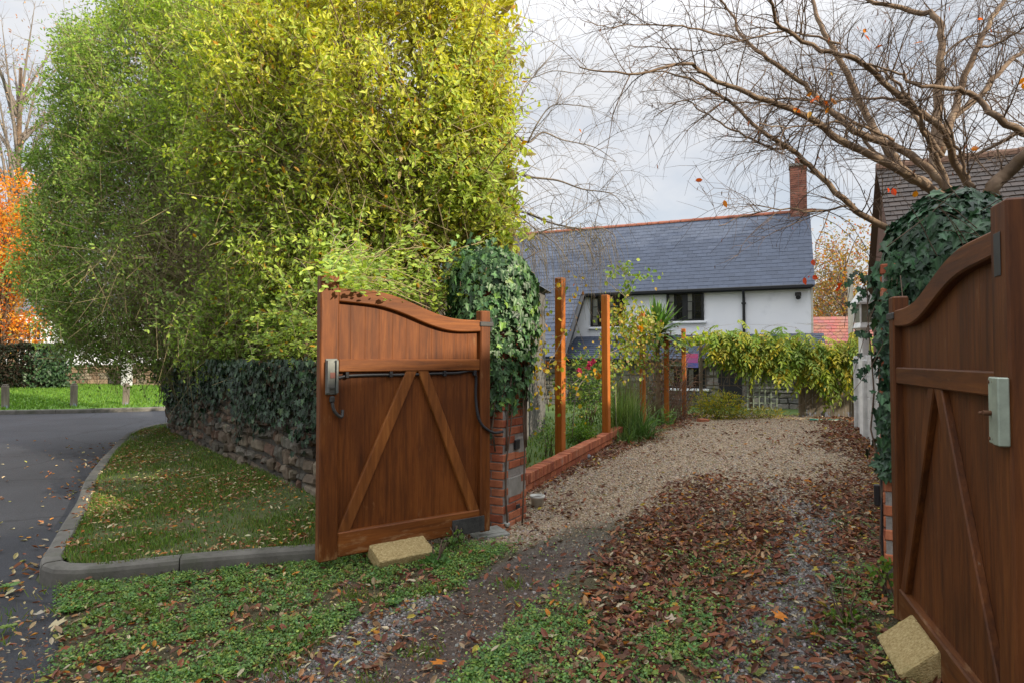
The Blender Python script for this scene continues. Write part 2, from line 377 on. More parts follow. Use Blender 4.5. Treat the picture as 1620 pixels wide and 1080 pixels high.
# ------------------------------------------------------------------ the ground and roads
def grid_sheet(name, poly, z, mat, step=.08, zone=None, bump=0.0, mesh_cols=None):
    P = np.array(poly); x0, y0 = P.min(0); x1, y1 = P.max(0)
    nx, ny = int((x1 - x0) / step) + 1, int((y1 - y0) / step) + 1
    X, Y = np.meshgrid(x0 + np.arange(nx + 1) * step, y0 + np.arange(ny + 1) * step, indexing='ij')
    cx, cy = X[:-1, :-1] + step / 2, Y[:-1, :-1] + step / 2
    ins = inside(cx.ravel(), cy.ravel(), poly).reshape(cx.shape)
    idx = np.arange((nx + 1) * (ny + 1)).reshape(nx + 1, ny + 1)
    q = np.stack([idx[:-1, :-1], idx[1:, :-1], idx[1:, 1:], idx[:-1, 1:]], -1)[ins]
    Z = z(X, Y) if callable(z) else np.full_like(X, z)
    V = np.stack([X, Y, Z], -1).reshape(-1, 3)
    used = np.unique(q); rem = np.full(len(V), -1); rem[used] = np.arange(len(used))
    V = V[used]; q = rem[q]
    C = zone(V[:, 0], V[:, 1]) if zone else None
    o = np_mesh(name, V, q.ravel(), np.arange(len(q)) * 4, np.full(len(q), 4), mat, None, C, True)
    o['kind'] = 'structure'; return o

def inside(x, y, poly):
    r = np.zeros(len(x), bool); n = len(poly); j = n - 1
    for i in range(n):
        xi, yi = poly[i]; xj, yj = poly[j]
        c = ((yi > y) != (yj > y)) & (x < (xj - xi) * (y - yi) / ((yj - yi) or 1e-9) + xi)
        r ^= c; j = i
    return r

def dline(x, y, pts):
    """distance to a polyline"""
    d = np.full(np.shape(x), 1e9)
    for (ax, ay), (bx, by) in zip(pts[:-1], pts[1:]):
        L2 = (bx - ax) ** 2 + (by - ay) ** 2
        t = np.clip(((x - ax) * (bx - ax) + (y - ay) * (by - ay)) / L2, 0, 1)
        d = np.minimum(d, np.hypot(x - ax - t * (bx - ax), y - ay - t * (by - ay)))
    return d

_ph = np.random.default_rng(3).uniform(0, 6.28, (24, 2)); _dr = np.random.default_rng(4).uniform(0, 6.28, 24)
def wob(x, y, f=1.0):
    """cheap smooth 2-D noise about -1..1"""
    s = 0; a = 0
    for k in range(12):
        fr = f * (1.55 ** (k % 6)); am = 1 / (1.3 ** (k % 6)); th = _dr[k]
        s = s + am * np.sin(fr * (x * math.cos(th) + y * math.sin(th)) + _ph[k, 0] + 1.3 * np.sin(fr * .7 * (y * math.cos(th * 1.7) - x * math.sin(th)) + _ph[k, 1])); a += am
    return s / a * 2.2

def sstep(x, a, b):
    t = np.clip((x - a) / (b - a), 0, 1); return t * t * (3 - 2 * t)

KERB = [(-1.38, 4.62), (-1.85, 4.50), (-2.28, 4.37), (-2.62, 4.24), (-2.86, 4.17), (-3.06, 4.20), (-3.22, 4.34), (-3.40, 4.66), (-3.70, 5.2), (-4.25, 6.2),
        (-4.85, 7.2), (-5.6, 8.6), (-6.25, 9.9), (-6.95, 11.3), (-7.4, 12.5), (-7.55, 13.8), (-7.3, 15.6), (-6.5, 18.0)]
WALLP = [(-1.10, 5.55), (-1.88, 6.07), (-2.55, 6.9), (-3.36, 7.85), (-4.3, 9.0), (-5.35, 10.4), (-6.35, 11.7), (-6.6, 12.4), (-6.55, 13.4), (-6.2, 15.5), (-5.4, 18.2)]
VH = .115
# big ground
o = MB(); o.add([(-300, -300, 0), (300, -300, 0), (300, 300, 0), (-300, 300, 0)], [(0, 1, 2, 3)])
mg = rough_mat('ground_soil', [(.3, (.05, .06, .022)), (.7, (.09, .10, .04))], .6, bump=.3)
o.build('ground', mg)['kind'] = 'structure'

# asphalt
m, nt, b = new_mat('asphalt'); tc = nt.nodes.new('ShaderNodeTexCoord')
n1 = N_(nt, 'ShaderNodeTexNoise', Scale=.55, Detail=6, Roughness=.6); n2 = N_(nt, 'ShaderNodeTexNoise', Scale=140, Detail=3)
nt.links.new(tc.outputs['Object'], n1.inputs['Vector']); nt.links.new(tc.outputs['Object'], n2.inputs['Vector'])
r1 = ramp(nt, [(.35, (.025, .026, .031)), (.65, (.044, .046, .054))]); nt.links.new(n1.outputs['Fac'], r1.inputs[0])
r2 = ramp(nt, [(.3, (.6, .6, .6)), (.62, (1.05, 1.05, 1.05)), (.75, (2.0, 2.0, 1.9))]); nt.links.new(n2.outputs['Fac'], r2.inputs[0])
mx = nt.nodes.new('ShaderNodeMixRGB'); mx.blend_type = 'MULTIPLY'; mx.inputs[0].default_value = 1
nt.links.new(r1.outputs[0], mx.inputs[1]); nt.links.new(r2.outputs[0], mx.inputs[2])
# cracks
vo = N_(nt, 'ShaderNodeTexVoronoi', Scale=.55, feature='DISTANCE_TO_EDGE'); nw = N_(nt, 'ShaderNodeTexNoise', Scale=3, Detail=5)
va = nt.nodes.new('ShaderNodeMixRGB'); va.inputs[0].default_value = .22
nt.links.new(tc.outputs['Object'], nw.inputs['Vector']); nt.links.new(tc.outputs['Object'], va.inputs[1]); nt.links.new(nw.outputs['Color'], va.inputs[2]); nt.links.new(va.outputs[0], vo.inputs['Vector'])
rc = ramp(nt, [(.004, (.35, .35, .35)), (.012, (1, 1, 1))]); nt.links.new(vo.outputs['Distance'], rc.inputs[0])
mc = nt.nodes.new('ShaderNodeMixRGB'); mc.blend_type = 'MULTIPLY'; mc.inputs[0].default_value = .8
nt.links.new(mx.outputs[0], mc.inputs[1]); nt.links.new(rc.outputs[0], mc.inputs[2]); nt.links.new(mc.outputs[0], b.inputs['Base Color'])
b.inputs['Roughness'].default_value = .72; b.inputs['Specular IOR Level'].default_value = .35
bp = N_(nt, 'ShaderNodeBump', Strength=.6, Distance=.006); nt.links.new(n2.outputs['Fac'], bp.inputs['Height']); nt.links.new(bp.outputs[0], b.inputs['Normal'])
M['asphalt'] = m
near = [(-.6, -8), (-1.3, 0), (-1.7, 2.3), (-2.12, 2.93), (-2.88, 4.2)] + [(x - .02, y) for x, y in KERB[5:]] + [(-5.0, 24), (-4.5, 40)]
FARK = [(-60, 6.5), (-40, 11), (-25, 14.6), (-17, 16.5), (-13.8, 17.2), (-10.6, 18.3), (-9.2, 20.2), (-8.6, 24), (-8.2, 40)]
rp = near + FARK[::-1] + [(-60, -8)]
o = MB(); o.add([(x, y, .004) for x, y in rp], [tuple(range(len(rp)))[::-1]])
road = o.build('road', M['asphalt']); road['kind'] = 'structure'

# kerbs (real stones, mitred along a path)
def kerb(name, path, w, h, z0, inner=1, mat=None):
    P = catmull([(x, y, 0) for x, y in path], 5); mb = MB()
    seg = np.concatenate([[0], np.cumsum(np.linalg.norm(np.diff(P, axis=0), axis=1))]); Ltot = seg[-1]; n = int(Ltot / .915)
    def at(s):
        return np.array([np.interp(s, seg, P[:, k]) for k in range(3)])
    def off(s, o_):
        t = at(min(s + .03, Ltot)) - at(max(s - .03, 0)); t = t / np.linalg.norm(t); nn = np.array([t[1], -t[0], 0]) * inner
        return at(s) + nn * o_
    for k in range(n):
        a, c = k * Ltot / n + .004, (k + 1) * Ltot / n - .004; sub = 6; rows = []
        jz = random.uniform(-.006, .006)
        for q in range(sub + 1):
            s = a + (c - a) * q / sub
            prof = [(0, z0 - .05), (.004, z0 + h - .035 + jz), (.012, z0 + h - .012 + jz), (.03, z0 + h + jz), (w - .01, z0 + h + jz), (w, z0 + h - .01 + jz), (w, z0 - .05)]
            rows.append([(*off(s, u)[:2], z) for u, z in prof])
        np_ = len(rows[0]); vs = [v for r in rows for v in r]; F = []
        for q in range(sub):
            for p in range(np_ - 1):
                f = (q * np_ + p, (q + 1) * np_ + p, (q + 1) * np_ + p + 1, q * np_ + p + 1); F.append(f if inner > 0 else f[::-1])
        F += [tuple(range(np_)), tuple(range(sub * np_, sub * np_ + np_))[::-1]]
        g = random.uniform(.85, 1.1); mb.add(vs, F, (g, g, g))
    o = mb.build(name, mat); o['kind'] = 'structure'; return o
kmat = rough_mat('kerb_concrete', [(.3, (.085, .080, .068)), (.7, (.16, .15, .13))], 7, bump=.6, bscale=90, dist=.004, attr=True, grime=((.065, .07, .045), 4, .52, .72))
kerb('kerb', KERB, .13, .135, 0, 1, kmat)
kerb('kerb', FARK[1:-1], .13, .12, 0, -1, kmat)

# verge
def verge_z(X, Y):
    d = dline(X, Y, WALLP)
    return VH + .10 * np.exp(-d / .45) + .012 * wob(X, Y, 2.5)
vp = [(x + .10, y + .10) for x, y in KERB] + WALLP[::-1] + [(-.9, 5.2)]
vp = [(KERB[0][0] + .3, KERB[0][1] + .15)] + [(x + .11, y + .09) for x, y in KERB[1:5]] + [(-3.0, 4.33), (-3.12, 4.42)] + [(x + .12, y + .02) for x, y in KERB[7:]] + WALLP[::-1]
mv = rough_mat('verge_turf', [(.3, (.050, .070, .020)), (.52, (.075, .095, .030)), (.68, (.10, .080, .045))], 5, bump=.7, bscale=40, dist=.02)
grid_sheet('grass_verge', vp, verge_z, mv, .07)
# far lawn
lp = [(x - .13, y + .13) for x, y in FARK[1:-1]] + [(-9.3, 32), (-60, 32)]
ml = rough_mat('lawn_turf', [(.3, (.075, .16, .014)), (.7, (.11, .22, .022))], 2.5, bump=.5, bscale=60, dist=.02)
def lawn_z(X, Y): return .10 + np.clip(dline(X, Y, FARK), 0, 12) * .032
grid_sheet('lawn', lp, lawn_z, ml, .35)
# garden lawn behind the fence line
gp = [(-.3, 6.9), (.55, 8.9), (4.7, 17.0), (9.5, 16.4), (9.0, 19.6), (1.2, 22.5), (-4, 20), (-4, 12)]
grid_sheet('garden_lawn', gp, lambda X, Y: .03 + .015 * wob(X, Y, 1.5), rough_mat('garden_turf', [(.3, (.05, .085, .02)), (.7, (.09, .14, .03))], 3, bump=.6, bscale=40), .2)

# driveway
DRV = [(-1.3, -4), (5, -4), (3.0, 3.2), (3.3, 4.2), (7.6, 13.8), (9.2, 16.6), (4.9, 17.3), (.62, 8.8), (-.75, 6.0), (-1.30, 4.70), (-1.85, 4.47), (-2.28, 4.35), (-2.62, 4.22), (-2.9, 4.15),
       (-2.85, 4.1), (-2.1, 2.93), (-1.85, 2.3), (-1.45, 0)]
TRK_L = [(-1.5, .4), (-.9, 2.2), (-.52, 2.93), (-.1, 3.9), (.32, 4.8), (.85, 5.9), (1.4, 7.0)]
TRK_R = [(.55, .6), (1.0, 2.4), (1.42, 3.4), (1.95, 4.35), (2.55, 5.4), (2.9, 6.6), (3.1, 7.6)]
GREYG = [(-1.5, 2.0), (-.98, 2.95), (-.70, 3.4), (-.45, 3.75)]
def zones(x, y):
    """dirt, beige gravel, mossy soil -> r,g,b (grey stones where all are low)"""
    w = wob(x, y, 2.2); w2 = wob(x + 7, y - 3, 6.0)
    dl = dline(x, y, TRK_L) + .05 * w2 + .05 * w; dr = dline(x, y, TRK_R) + .06 * w2 + .05 * w
    far = sstep(y + .35 * w - .30 * x, 4.9, 6.1)                                    # where the clean gravel begins
    left_g = sstep(y - 1.05 * (x + .3) + .25 * w, 4.45, 4.9) * sstep(x, -.55, -.1)                         # gravel spread by the left pillar
    dirt = np.clip(1 - sstep(dl, .16, .34), 0, 1) * (1 - sstep(y + .3 * w, 4.5, 5.6))
    dirt = np.maximum(dirt, .55 * (1 - sstep(dr, .1, .3)) * (1 - sstep(y, 3.5, 4.8)))
    beige = np.maximum(far * .95, left_g)
    grey = np.maximum(1 - sstep(dline(x, y, GREYG) + .08 * w2, .10, .26), (1 - sstep(dr, .18, .36)) * (1 - far * .7))
    moss = np.clip(1 - beige - grey, 0, 1) * (1 - dirt)
    return np.stack([dirt, beige * (1 - dirt) * (1 - grey * .6), moss], -1)
def drive_z(X, Y):
    dl = dline(X, Y, TRK_L); dr = dline(X, Y, TRK_R)
    return .012 + .010 * wob(X, Y, 2.0) * .5 + .006 * wob(X, Y, 9) - .012 * np.exp(-(dl / .2) ** 2) - .010 * np.exp(-(dr / .2) ** 2) + .014
m, nt, b = new_mat('driveway'); tc = nt.nodes.new('ShaderNodeTexCoord')
at = N_(nt, 'ShaderNodeAttribute', attribute_name='Col'); sx = nt.nodes.new('ShaderNodeSeparateColor'); nt.links.new(at.outputs['Color'], sx.inputs[0])
vo = N_(nt, 'ShaderNodeTexVoronoi', Scale=62); nt.links.new(tc.outputs['Object'], vo.inputs['Vector'])
vs_ = nt.nodes.new('ShaderNodeSeparateColor'); nt.links.new(vo.outputs['Color'], vs_.inputs[0])
bg = ramp(nt, [(0, (.19, .13, .083)), (.35, (.285, .21, .136)), (.7, (.345, .265, .175)), (1, (.40, .325, .235))]); nt.links.new(vs_.outputs[0], bg.inputs[0])
gg = ramp(nt, [(0, (.055, .048, .043)), (.5, (.125, .115, .105)), (1, (.25, .235, .215))]); nt.links.new(vs_.outputs[1], gg.inputs[0])
nd = N_(nt, 'ShaderNodeTexNoise', Scale=26, Detail=9, Roughness=.75); nt.links.new(tc.outputs['Object'], nd.inputs['Vector'])
dd = ramp(nt, [(.3, (.032, .023, .018)), (.55, (.075, .054, .041)), (.72, (.14, .11, .088))]); nt.links.new(nd.outputs['Fac'], dd.inputs[0])
mm = ramp(nt, [(.3, (.035, .035, .014)), (.55, (.075, .062, .030)), (.75, (.10, .075, .045))]); nt.links.new(nd.outputs['Fac'], mm.inputs[0])
prev = gg.outputs[0]
for ch, colr in ((1, bg), (2, mm), (0, dd)):
    mxx = nt.nodes.new('ShaderNodeMixRGB'); nt.links.new(sx.outputs[ch], mxx.inputs[0]); nt.links.new(prev, mxx.inputs[1]); nt.links.new(colr.outputs[0], mxx.inputs[2]); prev = mxx.outputs[0]
nt.links.new(prev, b.inputs['Base Color']); b.inputs['Roughness'].default_value = .85; b.inputs['Specular IOR Level'].default_value = .3
bp = N_(nt, 'ShaderNodeBump', Strength=.9, Distance=.012); bp.invert = True; nt.links.new(vo.outputs['Distance'], bp.inputs['Height']); nt.links.new(bp.outputs[0], b.inputs['Normal'])
grid_sheet('driveway', DRV, drive_z, m, .05, zones)

# ------------------------------------------------------------------ scattered ground stuff
def sample(poly, n, near=True, ymin=1.8, power=1.6, rng=RNG):
    """points in a polygon, thinned with distance"""
    P = np.array(poly); x0, y0 = P.min(0); x1, y1 = P.max(0); out = []
    got = 0
    while got < n:
        x = rng.uniform(x0, x1, 40000); y = rng.uniform(max(y0, ymin), y1, 40000)
        k = inside(x, y, poly)
        if near: k &= rng.random(40000) < np.clip((2.6 / np.maximum(np.hypot(x, y), 1)) ** power, 0, 1)
        q = np.stack([x[k], y[k]], -1); out.append(q); got += len(q)
    return np.concatenate(out)[:n]

def keep(q, dens, rng=RNG): return q[rng.random(len(q)) < dens(q[:, 0], q[:, 1])]

def flat_frames(n, tilt, rng=RNG):
    a = rng.uniform(0, 6.283, n); D = np.stack([np.cos(a), np.sin(a), rng.normal(0, tilt, n)], -1)
    Nn = np.stack([rng.normal(0, tilt, n), rng.normal(0, tilt, n), np.ones(n)], -1); return D, Nn

# stones on the gravel
q = sample(DRV, 150000, power=1.5)
zz = zones(q[:, 0], q[:, 1]); grey = np.clip(1 - zz.sum(1), 0, 1)
k = RNG.random(len(q)) < np.clip(zz[:, 1] * .75 + grey * .8 + zz[:, 0] * .04 + .015, 0, 1); q = q[k]; zz = zz[k]; grey = grey[k]
n = len(q); D, Nn = flat_frames(n, .25)
cb = pick([(.36, .275, .18), (.31, .23, .15), (.41, .33, .235), (.25, .178, .115), (.33, .26, .195), (.37, .325, .27)], n); cg = pick([(.14, .13, .12), (.22, .21, .195), (.085, .078, .07), (.30, .285, .265), (.17, .13, .10)], n)
C = np.where((RNG.random(n) < zz[:, 1] / np.maximum(zz[:, 1] + grey, .01))[:, None], cb, cg)
sz = RNG.uniform(.010, .024, n) * np.clip(np.hypot(q[:, 0], q[:, 1]) / 6, .85, 1.25)
P = np.column_stack([q, drive_z(q[:, 0], q[:, 1]) + sz * .22])
o = scatter('gravel', PEB, P, D, Nn, sz, C, rough_mat('pebble', [(.3, (.8, .8, .8)), (.7, (1.15, 1.15, 1.15))], 40, bump=0, attr=True)); tag(o, 'loose beige and grey gravel over the driveway between the gates', 'gravel', kind='stuff')

# dead leaves
def litter_d(x, y):
    w = wob(x, y, 1.6); w2 = wob(x - 5, y + 2, 5)
    dl = dline(x, y, TRK_L); dr = dline(x, y, TRK_R)
    cent = (.30 + .70 * sstep(y - .28 * x + .3 * w, 2.9, 4.4)) * (1 - sstep(y - .30 * x + .35 * w, 6.0, 7.6)) * sstep(x - (y - 4.3) * .42 + .1 * w, .3, .75)    # brown carpet between the tracks
    right = sstep(x - (.30 + .44 * y) + .25 * w, .1, .75) * (1 - .15 * sstep(y, 9, 14))
    lft = (1 - sstep(x - (-3.82 + .5 * y) - .15 * w, .35, .8)) * sstep(y, 6.6, 7.6) * .8
    d = (.10 + .10 * np.clip(w2, 0, 1)) * (1 - .72 * sstep(y - .3 * x, 6.2, 7.4)) + np.maximum(np.maximum(cent, right), lft)
    d = d * (1 - .80 * np.exp(-(dl / .25) ** 2) * (1 - sstep(y, 6, 8))) * (1 - .72 * np.exp(-(dr / .22) ** 2))
    return np.clip(d * (.95 + .35 * w2), 0.015, 1)
q = keep(sample(DRV, 74000, power=1.3), litter_d); n = len(q); D, Nn = flat_frames(n, .35)
BROWN = [(.175, .066, .036), (.225, .088, .044), (.125, .054, .036), (.265, .145, .070), (.145, .085, .054), (.29, .20, .115), (.095, .045, .034)]
C = pick(BROWN, n, p=[.23, .2, .18, .12, .13, .07, .07]); rare = RNG.random(n); C[rare < .03] = (.42, .16, .02); C[rare > .97] = (.40, .32, .06); C[(rare > .93) & (rare < .955)] = (.42, .36, .24)
sz = RNG.uniform(.035, .075, n) * np.clip(np.hypot(q[:, 0], q[:, 1]) / 9, 1, 1.4)
P = np.column_stack([q, drive_z(q[:, 0], q[:, 1]) + .006 + RNG.random(n) * .02])
o = scatter('fallen_leaves', LEAF_CURL, P, D, Nn, sz, C, M['litter']); tag(o, 'carpet of curled red brown fallen leaves along the driveway', 'fallen leaves', kind='stuff')

# crumbs of broken leaf
q = sample([(-2.1, 2.2), (-2.9, 4.1), (-1.3, 4.6), (-.3, 5.3), (.8, 8.5), (4.9, 16), (7.6, 14), (3.1, 4), (3, 2.2)], 42000, power=1.5); n = len(q); D, Nn = flat_frames(n, .35)
q = q[RNG.random(n) < np.clip(.55 + .4 * wob(q[:, 0] + 9, q[:, 1], 3), .1, 1) * (1 - .8 * sstep(q[:, 1] - .3 * q[:, 0], 5.2, 6.6))]; n = len(q); D, Nn = flat_frames(n, .35)
o = scatter('fallen_leaves', LEAF_CURL, np.column_stack([q, drive_z(q[:, 0], q[:, 1]) + RNG.uniform(.002, .022, n)]), D, Nn, RNG.uniform(.008, .026, n), pick([(.12, .06, .035), (.20, .12, .06), (.30, .22, .13), (.09, .05, .035), (.36, .30, .20), (.22, .08, .04)], n), M['litter']); tag(o, 'crumbs of broken leaf and bark speckling the driveway surface', 'leaf litter', kind='stuff')

# leaves on verge, road and apron
APR = [(-3.3, 4.1), (-1.4, 4.6), (-.2, 4.9), (.1, 4.3), (-.3, 3.4), (-.9, 2.2), (-1.7, 1.6), (-2.2, 2.6)]
VER = [(-1.5, 4.75), (-2.9, 4.3), (-3.3, 4.6), (-4.8, 7.3), (-7.2, 12.4), (-6.6, 12), (-4.4, 9), (-1.9, 6)]
RDE = [(-2.3, 2.2), (-3.2, 4.25), (-4.9, 7.2), (-6.8, 11.2), (-8.2, 12), (-7.4, 9.5), (-6, 6.5), (-4.4, 4), (-3.2, 2.2)]
qa = keep(sample(APR, 2600), lambda x, y: np.where(dline(x, y, TRK_L) < .3, .18, .62)); qv = keep(sample(VER, 7000, power=.8), lambda x, y: np.clip(.38 + .6 * wob(x + 3, y, 2.2), .05, 1)); qr = sample(RDE, 9000, power=.6)
qr = keep(qr, lambda x, y: np.clip(1.5 * np.exp(-dline(x, y, [(-1.9, 2.4), (-2.95, 4.2)] + KERB[6:]) / .13), .02, 1) * np.clip(.5 + .7 * wob(x, y, 2.5), .05, 1) * .42)
qb = sample([(-20, 10), (-8, 12), (-4.5, 6), (-3, 2), (-9, 2)], 550, power=.4)
qs = [qa, qv, qr, qb]
zs = [drive_z(qa[:, 0], qa[:, 1]) + .015, verge_z(qv[:, 0], qv[:, 1]) + .03, np.full(len(qr), .01), np.full(len(qb), .008)]
q = np.concatenate(qs); n = len(q); D, Nn = flat_frames(n, .3)
C = pick([(.42, .34, .17), (.35, .14, .05), (.20, .075, .035), (.48, .42, .26), (.44, .20, .03), (.26, .15, .07), (.30, .30, .07)], n, p=[.2, .14, .22, .12, .06, .2, .06])
sz = RNG.uniform(.035, .075, n); sz[len(qa):len(qa) + len(qv)] = RNG.uniform(.022, .05, len(qv)); sz[:len(qa)] = RNG.uniform(.02, .055, len(qa))
o = scatter('fallen_leaves', LEAF_CURL, np.column_stack([q, np.concatenate(zs)]), D, Nn, sz, C, M['litter']); tag(o, 'pale, yellow and brown fallen leaves strewn on the verge, weeds and kerb edge', 'fallen leaves', kind='stuff')

# bigger maple leaves on the apron
q = np.array([G(1240, 985), G(80, 1002), G(437, 930), G(540, 975), G(648, 1020), G(330, 1045), G(1180, 905), G(60, 985), G(700, 1060), G(950, 960), G(1060, 1000), G(280, 965), G(1010, 900), G(930, 952), G(860, 1020), G(1420, 900), G(1320, 940)]); n = len(q); D, Nn = flat_frames(n, .2)
o = scatter('fallen_leaves', MAPLE, np.column_stack([q, np.full(n, .05)]), D, Nn, RNG.uniform(.06, .10, n), pick([(.42, .32, .18), (.50, .17, .02), (.40, .34, .24), (.30, .10, .04)], n), M['litter']); tag(o, 'larger lobed maple leaves lying on weeds and dirt track', 'fallen leaves', kind='stuff')

# low weeds on apron and centre strip
def weed_d(x, y):
    w = wob(x + 2, y, 3.2); w2 = wob(x, y - 4, 8)
    z = zones(x, y); dl = dline(x, y, TRK_L); dr = dline(x, y, TRK_R)
    a = (x < -.15 + (y - 3.4) * .45) * (1 - sstep(y + .2 * w, 4.9, 5.4)) * sstep(dl, .25, .45) * sstep(dline(x, y, GREYG), .16, .32)
    c = ((x > -.5 + (y - 2.9) * .45) & (x < 1.2 + (y - 3) * .55)) * (1 - sstep(y - .2 * x + .35 * w, 3.7, 4.9)) * sstep(dl, .16, .32) * (.15 + .85 * sstep(dr, .2, .4))
    r = (x > 1.7 + (y - 3.4) * .5) * .22
    return np.clip(np.maximum(np.maximum(a * .92, c * .62), r) * (.36 + .60 * w + .45 * w2), .006, 1)
q = keep(sample([(-2.0, 2.2), (-2.16, 2.93), (-2.95, 4.16), (-2.6, 4.22), (-1.3, 4.70), (.2, 5.4), (4, 6), (3.2, 2)], 125000, power=1.1), weed_d)
n0 = len(q); per = 6; q = np.repeat(q, per, axis=0) + RNG.normal(0, .014, (n0 * per, 2)); n = len(q)
D, Nn = flat_frames(n, .45); D[:, 2] += .25
C = np.repeat(pick([(.115, .215, .050), (.17, .28, .065), (.09, .18, .055), (.24, .32, .07), (.145, .25, .085)], n0), per, axis=0) * RNG.uniform(.75, 1.25, (n, 1))
P = np.column_stack([q, drive_z(q[:, 0], q[:, 1]) + RNG.uniform(.004, .035, n)])
o = scatter('weeds', LEAF_ROUND, P, D, Nn, RNG.uniform(.007, .020, n), C, M['grass']); tag(o, 'low green weeds and clover covering the apron and middle strip', 'weeds', kind='stuff')

# flat rosettes of longer leaves among the weeds
q = keep(sample(APR, 260), weed_d); q = np.concatenate([q, keep(sample([(-.5, 2.4), (1.2, 4.6), (2.6, 4.6), (2.6, 2.6)], 200), weed_d)])[:190]; per = 9; n = len(q) * per; a = np.tile(np.arange(per) * 6.283 / per, len(q)) + np.repeat(RNG.uniform(0, 6, len(q)), per)
Q = np.repeat(q, per, axis=0); D = np.stack([np.cos(a), np.sin(a), np.full(n, .35)], -1)
o = scatter('weeds', LEAF, np.column_stack([Q, drive_z(Q[:, 0], Q[:, 1]) + .012]), D, np.tile([0, 0, 1.], (n, 1)) + RNG.normal(0, .2, (n, 3)), RNG.uniform(.03, .075, n), np.repeat(pick([(.10, .20, .05), (.15, .26, .07), (.18, .24, .06)], len(q)), per, axis=0), M['grass']); tag(o, 'flat rosettes of broader weed leaves in the clover of the apron', 'weeds', kind='stuff')

# grass blades
def blades(name, q, zf, hmin, hmax, wd, cols, label, lean=.45):
    n = len(q); a = RNG.uniform(0, 6.283, n)
    D = np.stack([np.cos(a) * lean * RNG.random(n), np.sin(a) * lean * RNG.random(n), np.ones(n)], -1)
    Nn = np.stack([np.sin(a), -np.cos(a), np.zeros(n)], -1)
    sz = RNG.uniform(hmin, hmax, n); P = np.column_stack([q, zf(q[:, 0], q[:, 1])])
    o = scatter(name, BLADE, P, D, Nn, sz, cols(n), M['grass'], width=np.full(n, wd) * RNG.uniform(.7, 1.3, n)); tag(o, label, 'grass', kind='stuff'); return o
GC = [(.10, .19, .028), (.15, .235, .038), (.075, .145, .026), (.19, .23, .055), (.18, .16, .06)]
q = sample(vp, 120000, power=1.0); q = keep(q, lambda x, y: np.clip(.55 + .55 * wob(x, y, 2.0) + .35 * wob(x, y, 7.0), .10, 1))
blades('grass', q, lambda x, y: verge_z(x, y) - .005, .018, .055, .006, lambda n: pick(GC, n, jit=.28), 'short leafy turf growing on the kerbed verge below the stone wall')
tf = np.array([G(560, 950), G(160, 985), G(480, 1030), G(540, 880), G(1290, 1010), G(1330, 985), G(150, 940), G(430, 900)] + [tuple(v) for v in sample(APR, 22)])
q = np.concatenate([t + RNG.normal(0, .05, (90, 2)) for t in tf])
qq = keep(sample(APR, 16000), weed_d); q = np.concatenate([q, qq])
blades('grass', q, lambda x, y: drive_z(x, y), .02, .075, .006, lambda n: pick(GC, n), 'longer grass tufts among the weeds by the kerb', 1.0)
q = sample([(x - .2, y + .2) for x, y in FARK[2:-2]] + [(-9.4, 30), (-26, 30)], 40000, near=False)
blades('grass', q, lambda x, y: lawn_z(x, y), .05, .10, .03, lambda n: pick([(.105, .205, .028), (.14, .25, .035), (.085, .165, .024)], n), 'bright mown lawn beyond the road')
q = sample([(3.6, 3), (6.0, 8.8), (10.5, 6.8), (9, 2)], 9000, near=False)
blades('grass', q, lambda x, y: 0 * x, .03, .08, .012, lambda n: pick(GC, n), 'short grass on the neighbour side of the concrete wall')
q = sample(gp, 9000, near=False); q = q[q[:, 1] < 16]
blades('grass', q, lambda x, y: .03 + 0 * x, .05, .13, .018, lambda n: pick(GC, n), 'rough garden grass behind the fence posts')

# ------------------------------------------------------------------ the white house
def rows_of_slate(mb, x0, x1, p0, up, length, pitch, wid, colf, thick=.010, rot=0.0, cut=None, nrm_=None):
    """overlapping slates; p0 = (y,z) of the eave in local coords, up = (dy,dz) unit up the slope"""
    ny, nz = nrm_
    n = int(length / pitch + .5)
    for r in range(n):
        s0, s1 = r * pitch - .01, min((r + 1) * pitch + .05, length + .02)
        x = x0 - (wid / 2 if r % 2 else 0)
        while x < x1:
            a, c = max(x, x0) + .003, min(x + wid, x1) - .003
            if c - a > .02 and (cut is None or cut((a + c) / 2, (s0 + s1) / 2)):
                lo = thick * 2.0 + random.uniform(-.002, .003); hi = thick * .6
                def pt(xx, s, h): return (xx, p0[0] + up[0] * s + ny * h, p0[1] + up[1] * s + nz * h)
                jj = random.uniform(-.004, .004)
                vs = [pt(a, s0 + jj, lo - thick), pt(c, s0 + jj, lo - thick), pt(c, s1, hi - thick), pt(a, s1, hi - thick),
                      pt(a, s0 + jj, lo), pt(c, s0 + jj, lo), pt(c, s1, hi), pt(a, s1, hi)]
                mb.add(vs, [(4, 5, 6, 7), (0, 1, 5, 4), (3, 0, 4, 7), (1, 2, 6, 5)], colf())
            x += wid
    return mb

def slate_col():
    g = random.uniform(.88, 1.12); return (.070 * g, .088 * g, .128 * g)
def brown_col():
    g = random.uniform(.65, 1.25); return (.036 * g, .026 * g, .021 * g)
R2 = math.sqrt(.5)
HZ = math.radians(-23.0)
house = empty('house', (9.48, 20.0, 0), HZ); tag(house, 'white rendered house with dark slate roof and red ridge beyond the driveway', 'house')
XL, XW, EZ, RY = -15.0, -7.35, 3.95, 2.8            # left end, left end of the white wall, eaves height, ridge distance
w = MB(); w.box(XL, 0, 0, .3, 0, EZ + .02); w.box(-.3, -.001, .3, 2 * RY, 0, EZ)
w.add([(-.3, 0, EZ), (-.3, 2 * RY, EZ), (-.3, RY, EZ + RY - .03), (0, 0, EZ), (0, 2 * RY, EZ), (0, RY, EZ + RY - .03)], [(0, 1, 2), (3, 5, 4), (0, 2, 5, 3), (1, 4, 5, 2)])
w.box(XL, -.3, 2 * RY - .3, 2 * RY, 0, EZ)
w.build('wall', M['render_w'], house)
